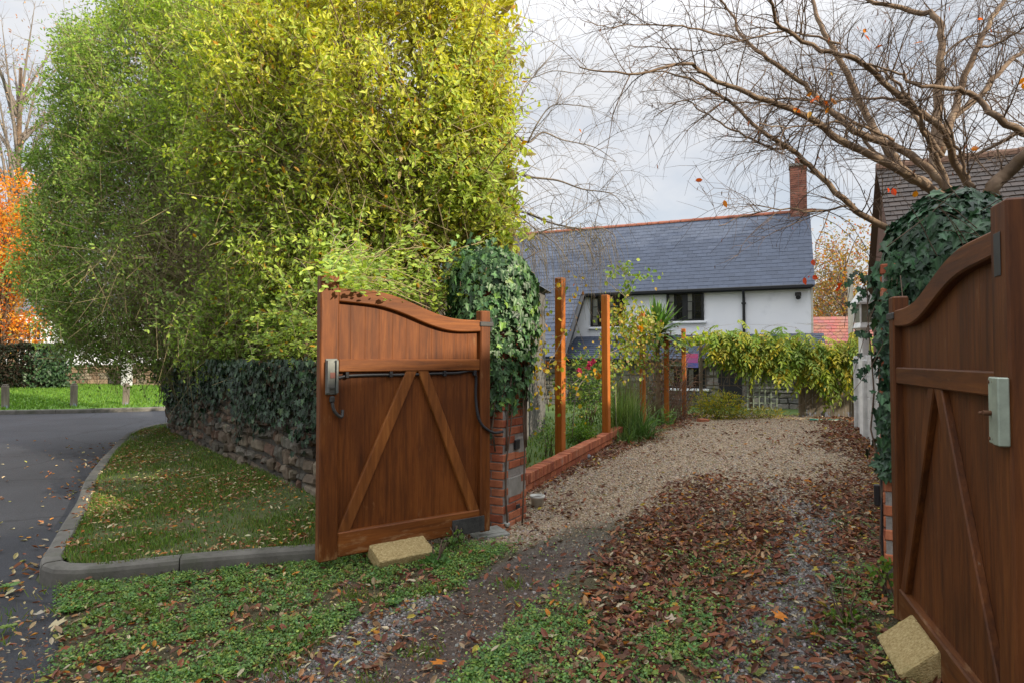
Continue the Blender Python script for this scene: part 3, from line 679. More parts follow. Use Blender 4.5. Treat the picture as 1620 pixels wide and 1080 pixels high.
r = MB()
rows_of_slate(r, XL, .12, (-.22, EZ - .22 + .09), (R2, R2), (RY + .22) / R2, .205, .33, slate_col, thick=.006, nrm_=(-R2, R2))
rows_of_slate(r, XL, XW - .15, (-2.45, EZ - 2.45 + .09), (R2, R2), 2.25 / R2, .205, .33, slate_col, nrm_=(-R2, R2))
r.add([(XL, -.25, EZ - .2), (.10, -.25, EZ - .2), (.10, RY, EZ + RY + .045), (XL, RY, EZ + RY + .045)], [(0, 1, 2, 3)], (.08, .09, .11))
r.add([(XL, -2.45, EZ - 2.40), (XW - .17, -2.45, EZ - 2.40), (XW - .17, -.2, EZ - .15), (XL, -.2, EZ - .15)], [(0, 1, 2, 3)], (.08, .09, .11))
r.add([(XL, RY, EZ + RY + .05), (.12, RY, EZ + RY + .05), (.12, 2 * RY + .25, EZ - .2), (XL, 2 * RY + .25, EZ - .2)], [(0, 1, 2, 3)], (.105, .12, .15))
roof = r.build('roof', M['slate'], house)
rt = MB(); x = XL
while x < .12:
    vs = []
    for xx, rr in ((x, .135), (x + .43, .120)):
        for a in np.linspace(-.2, math.pi + .2, 9): vs.append((xx, RY + math.cos(a) * rr, EZ + RY + .03 + math.sin(a) * rr * .8))
    rt.add(vs, [(k, k + 1, 10 + k, 9 + k) for k in range(8)] + [tuple(range(9))[::-1], tuple(range(9, 18))]); x += .425
rt.build('ridge_tiles', M['tile_red'], roof)
# chimney
ch = MB()
zc = EZ + RY - .5
for k in range(28):
    for side in range(4):
        for j in range(2):
            a0, a1 = (-.27 + j * .27 + .006, -.006 + j * .27)
            o_ = .002 * (k % 2); z0 = zc + k * .077; g = random.uniform(.7, 1.2); c = (.30 * g, .13 * g, .095 * g)
            if side == 0: ch.box(a0 - .25, a1 - .25, RY - .275, RY - .2, z0, z0 + .066, c)
            elif side == 1: ch.box(a0 - .25, a1 - .25, RY + .2, RY + .275, z0, z0 + .066, c)
            elif side == 2: ch.box(-.275 - .25, -.2 - .25, RY - .195 + j * .2, RY - .005 + j * .2, z0, z0 + .066, c)
            else: ch.box(.2 - .25, .275 - .25, RY - .195 + j * .2, RY - .005 + j * .2, z0, z0 + .066, c)
chim = ch.build('chimney', M['brick'], roof)
cm = MB(); cm.box(-.45, -.05, RY - .262, RY + .262, zc, zc + 2.15); cm.box(-.56, .06, RY - .31, RY + .31, zc + 2.16, zc + 2.25)
cm.build('chimney_core', M['mortar'], roof)
cmp_ = MB(); cmp_.cyl((-.25, RY, zc + 2.25), (-.25, RY, zc + 2.50), .12, .10, 14); cmp_.build('chimney_pot', M['tile_red'], roof)
# gutters, fascia, downpipe
g = MB(); g.box(XW + .02, .05, -.30, -.20, EZ - .215, EZ - .10, bev=.02); g.box(XW + .02, -.01, -.195, -.10, EZ - .24, EZ - .09)
g.build('gutter', M['black'], house)
d = MB(); d.cyl((-2.0, -.26, EZ - .2), (-2.0, -.06, EZ - .45), .045, n=10).cyl((-2.0, -.06, EZ - .44), (-2.0, -.06, 2.0), .045, n=10)
for z in (3.3, 2.6): d.box(-2.07, -1.93, -.12, -.001, z, z + .05)
d.build('downpipe', M['black'], house)
v = MB(); v.box(.001, .06, -.02, .08, 2.25, EZ - .14); v.build('corner_board', M['cream_p'], house)
vg = MB(); vg.add([(XW - .15, -2.5, EZ - 2.60), (XW - .02, -2.5, EZ - 2.60), (XW - .02, -.12, EZ - .24), (XW - .15, -.12, EZ - .24), (XW - .15, -2.5, EZ - 2.40), (XW - .02, -2.5, EZ - 2.40), (XW - .02, -.12, EZ - .05), (XW - .15, -.12, EZ - .05)],
                  [(0, 3, 2, 1), (4, 5, 6, 7), (0, 1, 5, 4), (1, 2, 6, 5), (2, 3, 7, 6), (3, 0, 4, 7)])
vg.build('verge_board', M['black'], house)
def window(parent, x0, x1, z0, z1, y, cas=2, cols=2, rows=3, mat='black'):
    f = MB(); t = .055
    f.box(x0, x1, y - .07, y - .002, z0, z0 + t, bev=.006); f.box(x0, x1, y - .07, y - .002, z1 - t, z1, bev=.006)
    for k in range(cas + 1):
        c = x0 + (x1 - x0) * k / cas; a = max(x0, c - t * (.5 if 0 < k < cas else 0) - (t if k == cas else 0) - (t * .35 if 0 < k < cas else 0))
        f.box(a, min(x1, a + t * (1.7 if 0 < k < cas else 1)), y - .068, y - .004, z0 + t, z1 - t)
    for k in range(cas):
        a, c = x0 + (x1 - x0) * k / cas + t, x0 + (x1 - x0) * (k + 1) / cas - t
        f.box(a - .02, a + .035, y - .062, y - .012, z0 + t, z1 - t); f.box(c - .035, c + .02, y - .062, y - .012, z0 + t, z1 - t)
        for j in range(1, cols):
            xm = a + (c - a) * j / cols; f.box(xm - .011, xm + .011, y - .058, y - .03, z0 + t, z1 - t)
        for j in range(1, rows):
            zm = z0 + (z1 - z0) * j / rows; f.box(a, c, y - .056, y - .032, zm - .011, zm + .011)
    wf = f.build('window', M[mat], parent)
    p = MB(); p.add([(x0 + .03, y - .03, z0 + .03), (x1 - .03, y - .03, z0 + .03), (x1 - .03, y - .03, z1 - .03), (x0 + .03, y - .03, z1 - .03)], [(0, 1, 2, 3)])
    p.build('pane', M['glass'], wf)
    s = MB(); s.box(x0 - .08, x1 + .08, y - .11, y + .0, z0 - .09, z0 - .015, bev=.01); s.build('sill', M['render_w'] if mat == 'black' else M['white_p'], wf)
    cu = MB(); q = (x1 - x0)
    cu.box(x0 + .06, x0 + q * .20, y - .024, y - .006, z0 + .05, z1 - .05); cu.build('curtain', M['curtain'], wf); cu = MB(); cu.box(x0 + q * .54, x0 + q * .68, y - .024, y - .006, z0 + .05, z1 - .05)
    cu.build('curtain', M['curtain'], wf)
    bk_ = MB(); bk_.box(x0 + .03, x1 - .03, y - .0055, y - .003, z0 + .03, z1 - .03); bk_.build('interior', M['dark_room'], wf)
    return wf
window(house, -4.50, -3.26, 2.80, 3.76, 0)
window(house, -7.20, -5.95, 2.66, 3.72, 0)
sl = MB(); sl.box(-.46, -.28, -.09, -.001, 3.50, 3.62, bev=.015); sl.cyl((-.37, -.10, 3.52), (-.37, -.22, 3.44), .06, .075, 12); sl.build('security_light', M['metal_d'], house)
# lean-to along the front
lr = MB(); ly, lz0, lz1 = -1.55, 1.58, 2.32; LL = math.hypot(1.55, .74); uy, uz = 1.55 / LL, .74 / LL
rows_of_slate(lr, XW - .4, .35, (ly - .12, lz0 - .05), (uy, uz), LL + .1, .16, .28, lambda: tuple(c * .9 for c in slate_col()), nrm_=(-uz, uy))
lr.add([(XW - .4, ly - .12, lz0 - .06), (.35, ly - .12, lz0 - .06), (.35, 0, lz1 - .01), (XW - .4, 0, lz1 - .01)], [(0, 1, 2, 3)], (.07, .075, .09))
lr.build('porch_roof', M['slate'], house)
g = MB(); g.box(XW - .4, .36, ly - .24, ly - .125, lz0 - .15, lz0 - .04, bev=.02); g.build('gutter', M['black'], house)
random.seed(5)
def rubble(mb, x0, x1, z0, z1, y, dpt, cols, h=(.10, .22), l=(.18, .45), jit=.012, skip=None):
    z = z0
    while z < z1:
        hh = min(random.uniform(*h), z1 - z + .02); x = x0 - random.uniform(0, .2)
        while x < x1:
            ww = random.uniform(*l); a, c = max(x, x0), min(x + ww, x1)
            if c - a > .05 and (skip is None or not skip((a + c) / 2, z + hh / 2)):
                col = random.choice(cols); g_ = random.uniform(.8, 1.2)
                mb.box(a + .006, c - .006, y - random.uniform(0, .03), y + dpt, z + .006, z + hh - .006, tuple(k * g_ for k in col), bev=.022, jit=jit)
            x += ww
        z += hh
    return mb
GREYST = [(.17, .17, .16), (.22, .21, .195), (.13, .13, .125), (.25, .235, .21)]
st = MB(); op = lambda x, z: (-4.35 < x < -3.0 and .55 < z < 1.4) or (-2.75 < x < -1.95 and z < 1.5)
rubble(st, XW - .3, .2, 0, 1.42, ly + .05, .10, GREYST, skip=op); st.build('stone_front', M['stone'], house)
st = MB(); rubble(st, XL, XW - .3, 0, 1.45, -2.2, .12, GREYST); st.build('stone_wing', M['stone'], house)
bk = MB(); bk.box(XW - .35, .2, ly + .12, ly + .2, 0, 1.5); bk.box(XL, XW - .35, -2.1, -2.0, 0, 1.6); bk.box(XW - .35, XW - .25, -2.0, 0, 0, 1.5); bk.box(.1, .199, ly + .2, 0, 0, 1.5); bk.build('stone_core', M['mortar'], house)
window(house, -4.3, -3.05, .60, 1.25, ly + .10, 2, 1, 1)
lt = MB(); lt.box(-4.45, -2.9, ly - .02, ly + .1, 1.29, 1.42, bev=.01); lt.build('lintel', M['white_conc'], house)
g = MB(); g.box(XL, XW - .1, -2.62, -2.46, EZ - 2.58, EZ - 2.44, bev=.02); g.build('gutter', M['black'], house)
dr = MB(); dr.box(-2.7, -2.0, ly + .085, ly + .118, .05, 1.40); dr.build('doorway', M['dark_room'], house)
# little banner on the lean-to gutter
bn = MB()
for k, c in enumerate([(.55, .10, .25), (.45, .12, .35), (.12, .13, .40)]): bn.box(0, .34, 0, .012, .36 - .14 * k, .495 - .14 * k, c)
ban = bn.build('cloth_banner', rough_mat('cloth', [(.3, (.8, .8, .8)), (.7, (1.1, 1.1, 1.1))], 30, attr=True, bump=.2)); ban.location = W(1086, 585, 18.9); ban.rotation_euler = (0, 0, HZ)
tag(ban, 'small pink and blue cloth hanging by the slate porch roof', 'banner')

# outbuilding with a hipped slate roof by the ivy pillar
ob = empty('outbuilding', W(833, 568, 11.5), math.radians(-14)); ob.location.z = 0
tag(ob, 'low slate roofed outbuilding with red hip tiles behind the ivy pillar', 'outbuilding')
r = MB(); hu = math.hypot(1.15, .86); rows_of_slate(r, -4.2, .15, (-.2, 2.92), (1.15 / hu, .86 / hu), hu, .17, .30, lambda: tuple(c * 1.15 for c in slate_col()), thick=.006, nrm_=(-.86 / hu, 1.15 / hu), cut=lambda x, q: x < .12 - q * .95)
r.add([(-4.2, -.2, 2.90), (.1, -.2, 2.90), (-1.25, .95, 3.76), (-4.2, .95, 3.76)], [(0, 1, 2, 3)], (.08, .09, .11)); r.add([(.12, -.2, 2.90), (.12, 2.1, 2.90), (-1.23, .95, 3.765)], [(0, 1, 2)], (.08, .09, .11)); r.add([(-4.2, .95, 3.77), (-1.25, .95, 3.77), (.1, 2.1, 2.90), (-4.2, 2.1, 2.90)], [(0, 1, 2, 3)], (.10, .11, .13))
obr = r.build('roof', M['slate'], ob)
rt = MB(); hp0, hp1 = Vector((-1.25, .95, 3.77)), Vector((.14, -.22, 2.91))
for k in range(5): rt.cyl(hp0.lerp(hp1, k / 5 + .006), hp0.lerp(hp1, (k + 1) / 5 - .006), .075, .085, 10)
x = -4.2
while x < -1.5: rt.cyl((x, .95, 3.77), (x + .40, .95, 3.77), .09, .08, 10); x += .41
rt.build('ridge_tiles', M['tile_red'], obr)
w = MB(); w.box(-4.1, -.02, 0, 1.9, 0, 2.88); w.build('wall', rough_mat('grey_stonework', [(.3, (.075, .073, .068)), (.7, (.16, .155, .145))], 7, bump=.7, bscale=14, dist=.03), ob)
st = MB(); rubble(st, -4.1, -.02, 0, 2.85, -.07, .06, GREYST); st.build('stone_face', M['stone'], ob)
g = MB(); g.box(-4.2, .2, -.32, -.22, 2.80, 2.90, bev=.02); g.build('gutter', M['black'], ob)

# neighbour with a brown tiled roof
nb = empty('neighbour_house', (5.72, 9.45, 0), math.radians(-25)); tag(nb, 'brown tiled house on the right behind the bare tree', 'house')
r = MB(); sl_ = math.hypot(2.6, 2.25)
rows_of_slate(r, 0, 6, (-.3, 2.75), (2.6 / sl_, 2.25 / sl_), sl_, .15, .17, brown_col, thick=.014, nrm_=(-2.25 / sl_, 2.6 / sl_))
r.add([(0.02, -.3, 2.73), (6, -.3, 2.73), (6, 2.3, 4.99), (0.02, 2.3, 4.99)], [(0, 1, 2, 3)], (.07, .05, .04)); r.add([(0, 2.3, 5.0), (6, 2.3, 5.0), (6, 4.9, 2.75), (0, 4.9, 2.75)], [(0, 1, 2, 3)], (.13, .09, .07))
nr = r.build('roof', M['slate'], nb)
rt = MB(); x = 0
while x < 6: rt.cyl((x, 2.3, 4.98), (x + .42, 2.3, 4.98), .11, .10, 10); x += .42
rt.build('ridge_tiles', rough_mat('brown_ridge', [(.3, (.10, .06, .045)), (.7, (.17, .10, .07))], 6), nr)
def brick_wall(mb, x0, x1, z0, z1, y, dpt=.10, cols=((.34, .12, .07),), bl=.225, bh=.075, alt=True):
    n = int((z1 - z0) / bh)
    for k in range(n):
        x = x0 - (bl / 2 if k % 2 else 0)
        while x < x1:
            a, c = max(x, x0), min(x + bl, x1); g_ = random.uniform(.75, 1.2); cc = random.choice(cols)
            if c - a > .03: mb.box(a + .005, c - .005, y, y + dpt, z0 + k * bh + .005, z0 + (k + 1) * bh - .005, tuple(q * g_ for q in cc))
            x += bl
    return mb
w = MB(); w.box(.1, 5.9, .05, 4.5, 0, 2.75); w.add([(.1, .05, 2.75), (.1, 4.5, 2.75), (.1, 2.3, 4.85), (.2, .05, 2.75), (.2, 4.5, 2.75), (.2, 2.3, 4.85)], [(0, 2, 1), (3, 4, 5), (0, 3, 5, 2), (1, 2, 5, 4)])
w.build('wall', rough_mat('brown_brick_wall', [(.3, (.10, .055, .04)), (.7, (.19, .10, .07))], 8), nb)
bw = MB(); brick_wall(bw, .1, 5.9, 0, 2.7, -.02, .06, ((.20, .10, .07), (.16, .08, .06))); bw.build('brick_face', M['brick'], nb)

# unseen house added to the right of the camera to shade the forecourt
sb = empty('added_shade_house', (5.96, -2.35, 0), math.radians(54)); tag(sb, 'unseen brick house added right of the forecourt to shade the gates', 'house')
H0, H1 = 5.6, 7.4
w = MB(); w.box(-9.5, 9.3, -6, -1.6, 0, H0); w.add([(-9.5, -1.6, H0), (-9.5, -6, H0), (-9.5, -3.8, H1), (9.3, -1.6, H0), (9.3, -6, H0), (9.3, -3.8, H1)], [(0, 2, 1), (3, 4, 5)])
w.build('wall', rough_mat('red_brick_wall', [(.3, (.16, .07, .05)), (.7, (.25, .11, .08))], 5), sb)
r = MB(); r.add([(-9.6, -1.35, H0 - .15), (9.4, -1.35, H0 - .15), (9.4, -3.8, H1 + .05), (-9.6, -3.8, H1 + .05)], [(0, 1, 2, 3)], (.1, .11, .13)); r.add([(-9.6, -3.8, H1 + .05), (9.4, -3.8, H1 + .05), (9.4, -6.25, H0 - .15), (-9.6, -6.25, H0 - .15)], [(0, 1, 2, 3)], (.1, .11, .13)); r.build('roof', M['slate'], sb)

# far red roofed house
rh = empty('bungalow', W(1350, 568, 30), math.radians(-12)); rh.location.z = 0; tag(rh, 'distant house with a red tiled roof between white house and lamp post', 'house')
r = MB(); rows_of_slate(r, -4.5, 7, (-1.2, 2.0), (.72, .69), 2.2, .22, .25, lambda: tuple(c * random.uniform(.8, 1.15) for c in (.30, .11, .085)), thick=.02, nrm_=(-.69, .72)); r.build('roof', M['slate'], rh)
w = MB(); w.box(-4.4, 6.9, -.9, 3, 0, 2.2); w.add([(-4.4, -.9, 2.2), (6.9, -.9, 2.2), (6.9, .4, 3.5), (-4.4, .4, 3.5), (-4.4, 3, 2.2), (6.9, 3, 2.2)], [(0, 1, 2, 3), (3, 2, 5, 4), (0, 3, 4), (1, 5, 2)]); w.build('wall', rough_mat('pink_brick', [(.3, (.26, .13, .10)), (.7, (.36, .19, .15))], 8), rh)

# ------------------------------------------------------------------ gates
def gate(loc, ang, side, lab, lift=0.0, L=1.42, seed=1):
    """local x from the hinge to the leading edge, z up from the gate foot; side = which local y faces the viewer"""
    random.seed(seed)
    t = empty('wooden_gate', loc, ang); tag(t, lab, 'gate')
    def yb(a, c): return (a, c) if side > 0 else (-c, -a)
    def ogee(x): u = min(max((x - .05) / (L - .12), 0), 1); u = min(max((u - .10) / .74, 0), 1); u = u * u * u * (u * (u * 6 - 15) + 10); return 1.715 + .185 * u
    wv, wh_ = (M['wood_v'], M['wood_h']) if side > 0 else (M['shaded_wood_v'], M['shaded_wood_h'])
    rc = lambda: (random.random() * 9, random.random() * 9, random.random() * 9)
    sw = .135; hw = .095
    s = MB(); s.box(L - sw, L, *yb(-.015, .065), 0, 1.985, rc(), bev=.008); s.build('stile', wv, t)
    s = MB(); s.box(0, hw, *yb(-.015, .065), 0, 1.795, rc(), bev=.008); s.build('stile', wv, t)
    # boards
    def boards(z0, z1f, name):
        base = rc(); b = MB(); n = 11; x0, x1 = hw - .01, L - sw + .01; bw_ = (x1 - x0) / n
        for k in range(n):
            a, c = x0 + k * bw_ + .0002, x0 + (k + 1) * bw_ - .0002; col = tuple(q + random.random() * .5 for q in base); y0, y1 = yb(-.004, .020); e = .0016
            za, zc_ = z1f(a), z1f(c); yf, yk = (y1, y0) if side > 0 else (y0, y1); ym = yf - .0012 * side
            pro = [(a, yk), (c, yk), (c, ym), (c - e, yf), (a + e, yf), (a, ym)]
            zt = [za, zc_, zc_, zc_, za, za]
            vs = [(x, y, z0) for x, y in pro] + [(pro[i][0], pro[i][1], zt[i]) for i in range(6)]
            F = [(i, (i + 1) % 6, 6 + (i + 1) % 6, 6 + i) for i in range(6)] + [tuple(range(6))[::-1], tuple(range(6, 12))]
            if side < 0: F = [f[::-1] for f in F]
            b.add(vs, F, col)
        return b.build(name, wv, t)
    boards(1.395, lambda x: ogee(x) - .05, 'upper_panel'); boards(.10, lambda x: 1.33, 'lower_panel')
    # curved top rail
    c = MB(); n = 28; y0, y1 = yb(.0, .060); xs = np.linspace(hw + .001, L - sw - .001, n); vs = []
    for x in xs:
        zt = ogee(x); zb = zt - (.085 + .025 * math.sin(math.pi * (x / L))) ; e = .007
        yf, yk = (y1, y0) if side > 0 else (y0, y1)
        vs += [(x, yk, zb), (x, yf - e * side, zb), (x, yf, zb + e), (x, yf, zt - e), (x, yf - e * side, zt), (x, yk, zt)]
    F = [(6 * k + i, 6 * k + 6 + i, 6 * k + 6 + (i + 1) % 6, 6 * k + (i + 1) % 6) for k in range(n - 1) for i in range(6)] + [tuple(range(6)), tuple(range(6 * n - 6, 6 * n))[::-1]]
    if side > 0: F = [f[::-1] for f in F]
    c.add(vs, F, rc()); c.build('top_rail', wh_, t)
    c = MB(); c.box(hw + .001, L - sw - .001, *yb(-.002, .056), 1.312, 1.402, rc(), bev=.006); c.build('middle_rail', wh_, t)
    c = MB(); c.box(hw + .001, L - sw - .001, *yb(-.002, .060), .012, .185, rc(), bev=.008); c.build('bottom_rail', wh_, t)
    # braces rising from the bottom corners to the middle rail
    xm = L * .465
    def brace(xb, xt, wd=.085):
        d = Vector((xt - xb, 0, 1.311 - .186)); 
        y0, y1 = yb(.0215, .050); e = .006
        hb = wd / 2 * d.length / d.z
        q = [(xb - hb, .187), (xb + hb, .187), (xt + hb, 1.311), (xt - hb, 1.311)]
        q = [(min(max(x, hw + .002), L - sw - .002), z) for x, z in q]
        yf, yk = (y1, y0) if side > 0 else (y0, y1); cx = sum(a for a, _ in q) / 4
        inn = [(x + (e if i in (0, 3) else -e), z) for i, (x, z) in enumerate(q)]
        vs = [(x, yk, z) for x, z in q] + [(x, yf - e * side, z) for x, z in q] + [(x, yf, z) for x, z in inn]
        F = [(0, 1, 2, 3)] + [(i, 4 + i, 4 + (i + 1) % 4, (i + 1) % 4) for i in range(4)] + [(4 + i, 8 + i, 8 + (i + 1) % 4, 4 + (i + 1) % 4) for i in range(4)] + [(8, 11, 10, 9)]
        if side < 0: F = [f[::-1] for f in F]
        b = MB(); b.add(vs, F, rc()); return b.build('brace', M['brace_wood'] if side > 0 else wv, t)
    brace(hw + .05, xm - .05); brace(L - sw - .05, xm + .05)
    # hinge collar on the hinge stile
    h = MB(); h.box(-.03, hw + .008, *yb(-.022, .072), 1.665, 1.705, bev=.006); h.cyl((-.035, 0, 1.63), (-.035, 0, 1.74), .02, n=10); h.build('hinge', M['metal_d'], t)
    return t, yb, ogee
uL = math.atan2(4.44 - 5.26, -1.356 + .22)
gl, yb, _ = gate((-.215, 5.265, .10), uL, 1, 'brown wooden gate opened against the hedge, with black cable under its rail', L=1.42, seed=3)
# lock keep, conduit, cable, rubber pad on the open gate
k = MB(); k.box(1.300, 1.385, *yb(.066, .078), 1.155, 1.405, bev=.004); k.box(1.303, 1.320, *yb(.078, .108), 1.165, 1.395, bev=.003); k.box(1.366, 1.382, *yb(.078, .108), 1.165, 1.395, bev=.003); k.box(1.322, 1.364, *yb(.078, .09), 1.20, 1.38)
kp = k.build('lock_keep', M['metal'], gl)
k = MB(); k.box(1.322, 1.358, *yb(.0905, .0925), 1.27, 1.31); k.build('red_mark', plain('faded_red', (.20, .08, .06), .6), kp)
k = MB(); k.box(1.322, 1.358, *yb(.067, .095), 1.10, 1.145, bev=.008); pts = [Vector((1.34, .085, 1.10)), Vector((1.33, .09, 1.05)), Vector((1.30, .09, 1.01)), Vector((1.27, .085, 1.0)), Vector((1.262, .075, 1.045))]
k.tube([tuple(p) for p in catmull(pts, 5)], .012, 8); k.build('conduit', M['metal_d'], gl)
cb = MB(); cp_ = [(1.275, .03, 1.27), (1.2, .035, 1.283), (1.0, .035, 1.287), (.75, .035, 1.285), (.5, .035, 1.29), (.3, .035, 1.293), (.135, .035, 1.297), (.125, .035, 1.1), (.12, .06, .95), (.08, .075, .86), (-.02, .08, .80), (-.12, .07, .80)]
cb.tube([tuple(p) for p in catmull(cp_, 4)], .0115, 8)
for x in (1.22, .88, .42, .14): cb.box(x - .012, x + .012, .0215, .056, 1.268, 1.311, bev=.003)
cb.build('cable', M['cable'], gl)
k = MB(); k.box(.06, .36, .061, .072, .012, .135, bev=.003); k.build('foot_plate', rough_mat('worn_rubber', [(.3, (.02, .02, .02)), (.7, (.07, .068, .062))], 14), gl)
uR = math.atan2(-.948, -.317)
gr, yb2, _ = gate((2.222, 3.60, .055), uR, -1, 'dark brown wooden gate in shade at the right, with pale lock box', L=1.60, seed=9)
k = MB(); k.box(1.492, 1.548, *yb2(.066, .090), 1.155, 1.385, bev=.004); k.box(1.552, 1.605, *yb2(.066, .100), 1.155, 1.385, bev=.004)
lb = k.build('lock_box', plain('pale_lock_metal', (.33, .38, .31), .45, .35, .5, .2), gr)
k = MB(); k.cyl((1.515, -.09, 1.26), (1.515, -.114, 1.26), .009, n=12); k.cyl((1.515, -.114, 1.26), (1.50, -.118, 1.258), .006, n=8)
k.build('key_knob', M['rust'], lb); 
for z in (1.172, 1.368):
  for x in (1.502, 1.538): k = MB(); k.cyl((x, -.09, z), (x, -.093, z), .006, n=8); k.build('screw', M['rust'], lb)
for z in (): k.cyl((1.477, -.09, z), (1.477, -.093, z), .006, n=8); k.cyl((1.515, -.09, z), (1.515, -.093, z), .006, n=8)
k = MB(); k.cyl((1.40, -.021, 1.66), (1.40, -.035, 1.66), .017, .014, 12); k.build('bolt', M['metal_d'], gr)
k = MB(); k.box(1.50, 1.555, *yb2(.0655, .068), 1.73, 1.88, bev=.001); k.build('grey_plate', M['metal_d'], gr)

# ------------------------------------------------------------------ brick gate pillars
BR = ((.40, .125, .058), (.44, .15, .07), (.34, .10, .05), (.46, .17, .085))
def pillar(loc, ang, sz, h, lab, patches=()):
    t = empty('brick_pillar', loc, ang); tag(t, lab, 'pillar')
    b = MB(); hs = sz / 2; bl = sz / 2; n = int(h / .075)
    for k in range(n):
        for side in range(4):
            Mx = Matrix.Rotation(side * math.pi / 2, 4, 'Z'); z0 = k * .075
            off = 0 if (k + side) % 2 else .11
            x = -hs + (0 if (k + side) % 2 else 0)
            cuts = [-hs + .0, -hs + .225, hs - .0] if (k + side) % 2 else [-hs + .105, hs - .12 if sz > .5 else hs - .105, hs]
            if (k + side) % 2 == 0: cuts = [-hs + .105, -hs + .33, hs]
            else: cuts = [-hs, -hs + .225, hs - .105] if False else [-hs, -hs + .225, -hs + .45] if sz > .44 else [-hs, 0, hs]
            for a, c in zip(cuts[:-1], cuts[1:]):
                c = min(c, hs)
                if c - a < .03: continue
                cc = random.choice(BR); g_ = random.uniform(.8, 1.15); cc = tuple(q * g_ for q in cc)
                skip = any(s == side and za < z0 < zb and xa < (a + c) / 2 < xb for s, xa, xb, za, zb in patches)
                if skip: continue
                b.box(a + .005, c - .005, -hs, -hs + .1, z0 + .005, z0 + .07, cc, M=Mx, bev=.006, jit=.0015)
    b.build('brickwork', M['brick'], t)
    m_ = MB(); m_.box(-hs + .010, hs - .010, -hs + .010, hs - .010, 0, n * .075 - .004); m_.build('mortar_core', M['mortar'], t)
    return t
random.seed(11)
pl = pillar((-.17, 5.83, 0), math.radians(-27.5), .46, 2.1, 'red brick gate pillar with grey patched bricks under a cloak of ivy', patches=((1, -.12, .12, .25, .48), (1, -.05, .2, .62, .8)))
p2 = MB()
p2.box(-.14, .20, -.23, -.12, .26, .46, bev=.02, jit=.006); p2.box(.0, .225, -.23, -.12, .63, .80, bev=.02, jit=.006)
for o_ in [p2.build('repair_patch', M['concrete'], pl)]: o_.rotation_euler = (0, 0, math.pi / 2)
vt = MB(); vt.box(-.03, .06, -.245, -.225, .69, .78, bev=.006); vt.box(-.02, .05, -.25, -.24, .16, .20, bev=.004); o_ = vt.build('vent', M['black'], pl); o_.rotation_euler = (0, 0, math.pi / 2)
pr = pillar((2.62, 4.05, 0), math.radians(-27.5), .46, 2.1, 'red brick gate pillar half hidden behind the right gate')
wr = MB(); wr.tube([tuple(p) for p in catmull([(-.238, -.16, .95), (-.238, -.15, .7), (-.24, -.17, .5), (-.238, -.16, .3), (-.238, -.15, .02)], 4)], .006, 6); wr.box(-.27, -.232, .10, .15, .52, .66, bev=.006); wr.build('bell_wire', M['cable'], pr)

# low brick edging wall along the left of the drive
lw = empty('low_brick_wall', (-.02, 6.62, 0), math.atan2(10.9 - 6.62, 1.63 + .02)); tag(lw, 'low red brick wall with upright capping bricks beneath the orange posts', 'wall')
random.seed(21)
b = MB(); LW = 5.6; brick_wall(b, 0, LW, -.02, .13, -.055, .11, BR)
x = 0.0
while x < LW:
    g_ = random.uniform(.75, 1.15); b.box(x + .005, x + .068, -.075, .075, .14, .25 + random.uniform(-.004, .004), tuple(q * g_ for q in random.choice(BR)), bev=.005); x += .073
b.build('brickwork', M['brick'], lw)
m_ = MB(); m_.box(.01, LW - .01, -.045, .065, 0, .240); m_.build('mortar_core', M['mortar'], lw)

# orange timber fence posts
POSTS = [(886, 740, 9.0, 440), (959, 708, 10.9, 467), (1017, 684, 13.3, 493), (1054, 672, 14.8, 528), (1082, 662, 16.3, 520)]
PL = ['tallest and nearest orange timber post, rising from the low brick wall', 'orange timber post at the far end of the low brick wall', 'orange timber post half covered by yellow vine leaves', 'orange timber post among bare brown twigs', 'farthest orange timber post, beside the palm like plant']
for i, (px, pyb, d, pyt) in enumerate(POSTS):
    p = W(px, 568, d); zt = W(px, pyt, d).z; hw_ = .058 if i < 2 else .052
    f = MB(); f.box(-hw_, hw_, -hw_, hw_, 0, zt, (i * 3.1, 1.7 * i, i * 2.3), bev=.008)
    o = f.build('fence_post', M['post_wood']); o.location = (p.x, p.y, 0); o.rotation_euler = (0, random.uniform(-.006, .006), math.radians(-34 + 3 * i)); tag(o, PL[i], 'post', 'orange posts along the drive')

# concrete blocks propping the gates
def block(loc, rot, lab):
    bm = bmesh.new(); bmesh.ops.create_cube(bm, size=1); bmesh.ops.subdivide_edges(bm, edges=bm.edges[:], cuts=23, use_grid_fill=True); rr = np.random.default_rng(int(abs(loc[0]) * 1000))
    for v in bm.verts:
        x, y, z = v.co; c = Vector((x * .44, y * .215, z * .10)); e = sorted((.22 - abs(c.x), .1075 - abs(c.y), .05 - abs(c.z)))     # chipped edges, slightly pitted faces
        k = .0045 * math.exp(-e[1] / .007) * (1 + 1.6 * max(0, math.sin(c.x * 61 + c.y * 43 + loc[0] * 9)) * (rr.random() < .6)); n_ = Vector([(1 if q > 0 else -1) if .5 - abs(w_) < .01 else 0 for q, w_ in zip(c, (x, y, z))])
        v.co = c - n_ * (k + rr.random() * .0012)
    me = bpy.data.meshes.new('concrete_block'); bm.to_mesh(me); bm.free(); me.materials.append(M['block']); o = link(bpy.data.objects.new('concrete_block', me)); o.location = loc; o.rotation_euler = rot; tag(o, lab, 'block', 'sandy blocks propping the gates'); return o
def lean(u, n):
    u = Vector(u).normalized(); n = Vector(n).normalized(); y = n.cross(u); return Matrix((u, y, n)).transposed().to_euler()
th = math.radians(20)
block((-.803, 4.640, .088), lean((.81, .585, 0), (.585 * math.sin(th), -.81 * math.sin(th), math.cos(th))), 'sandy concrete block lying against the foot of the left gate')
th = math.radians(40)
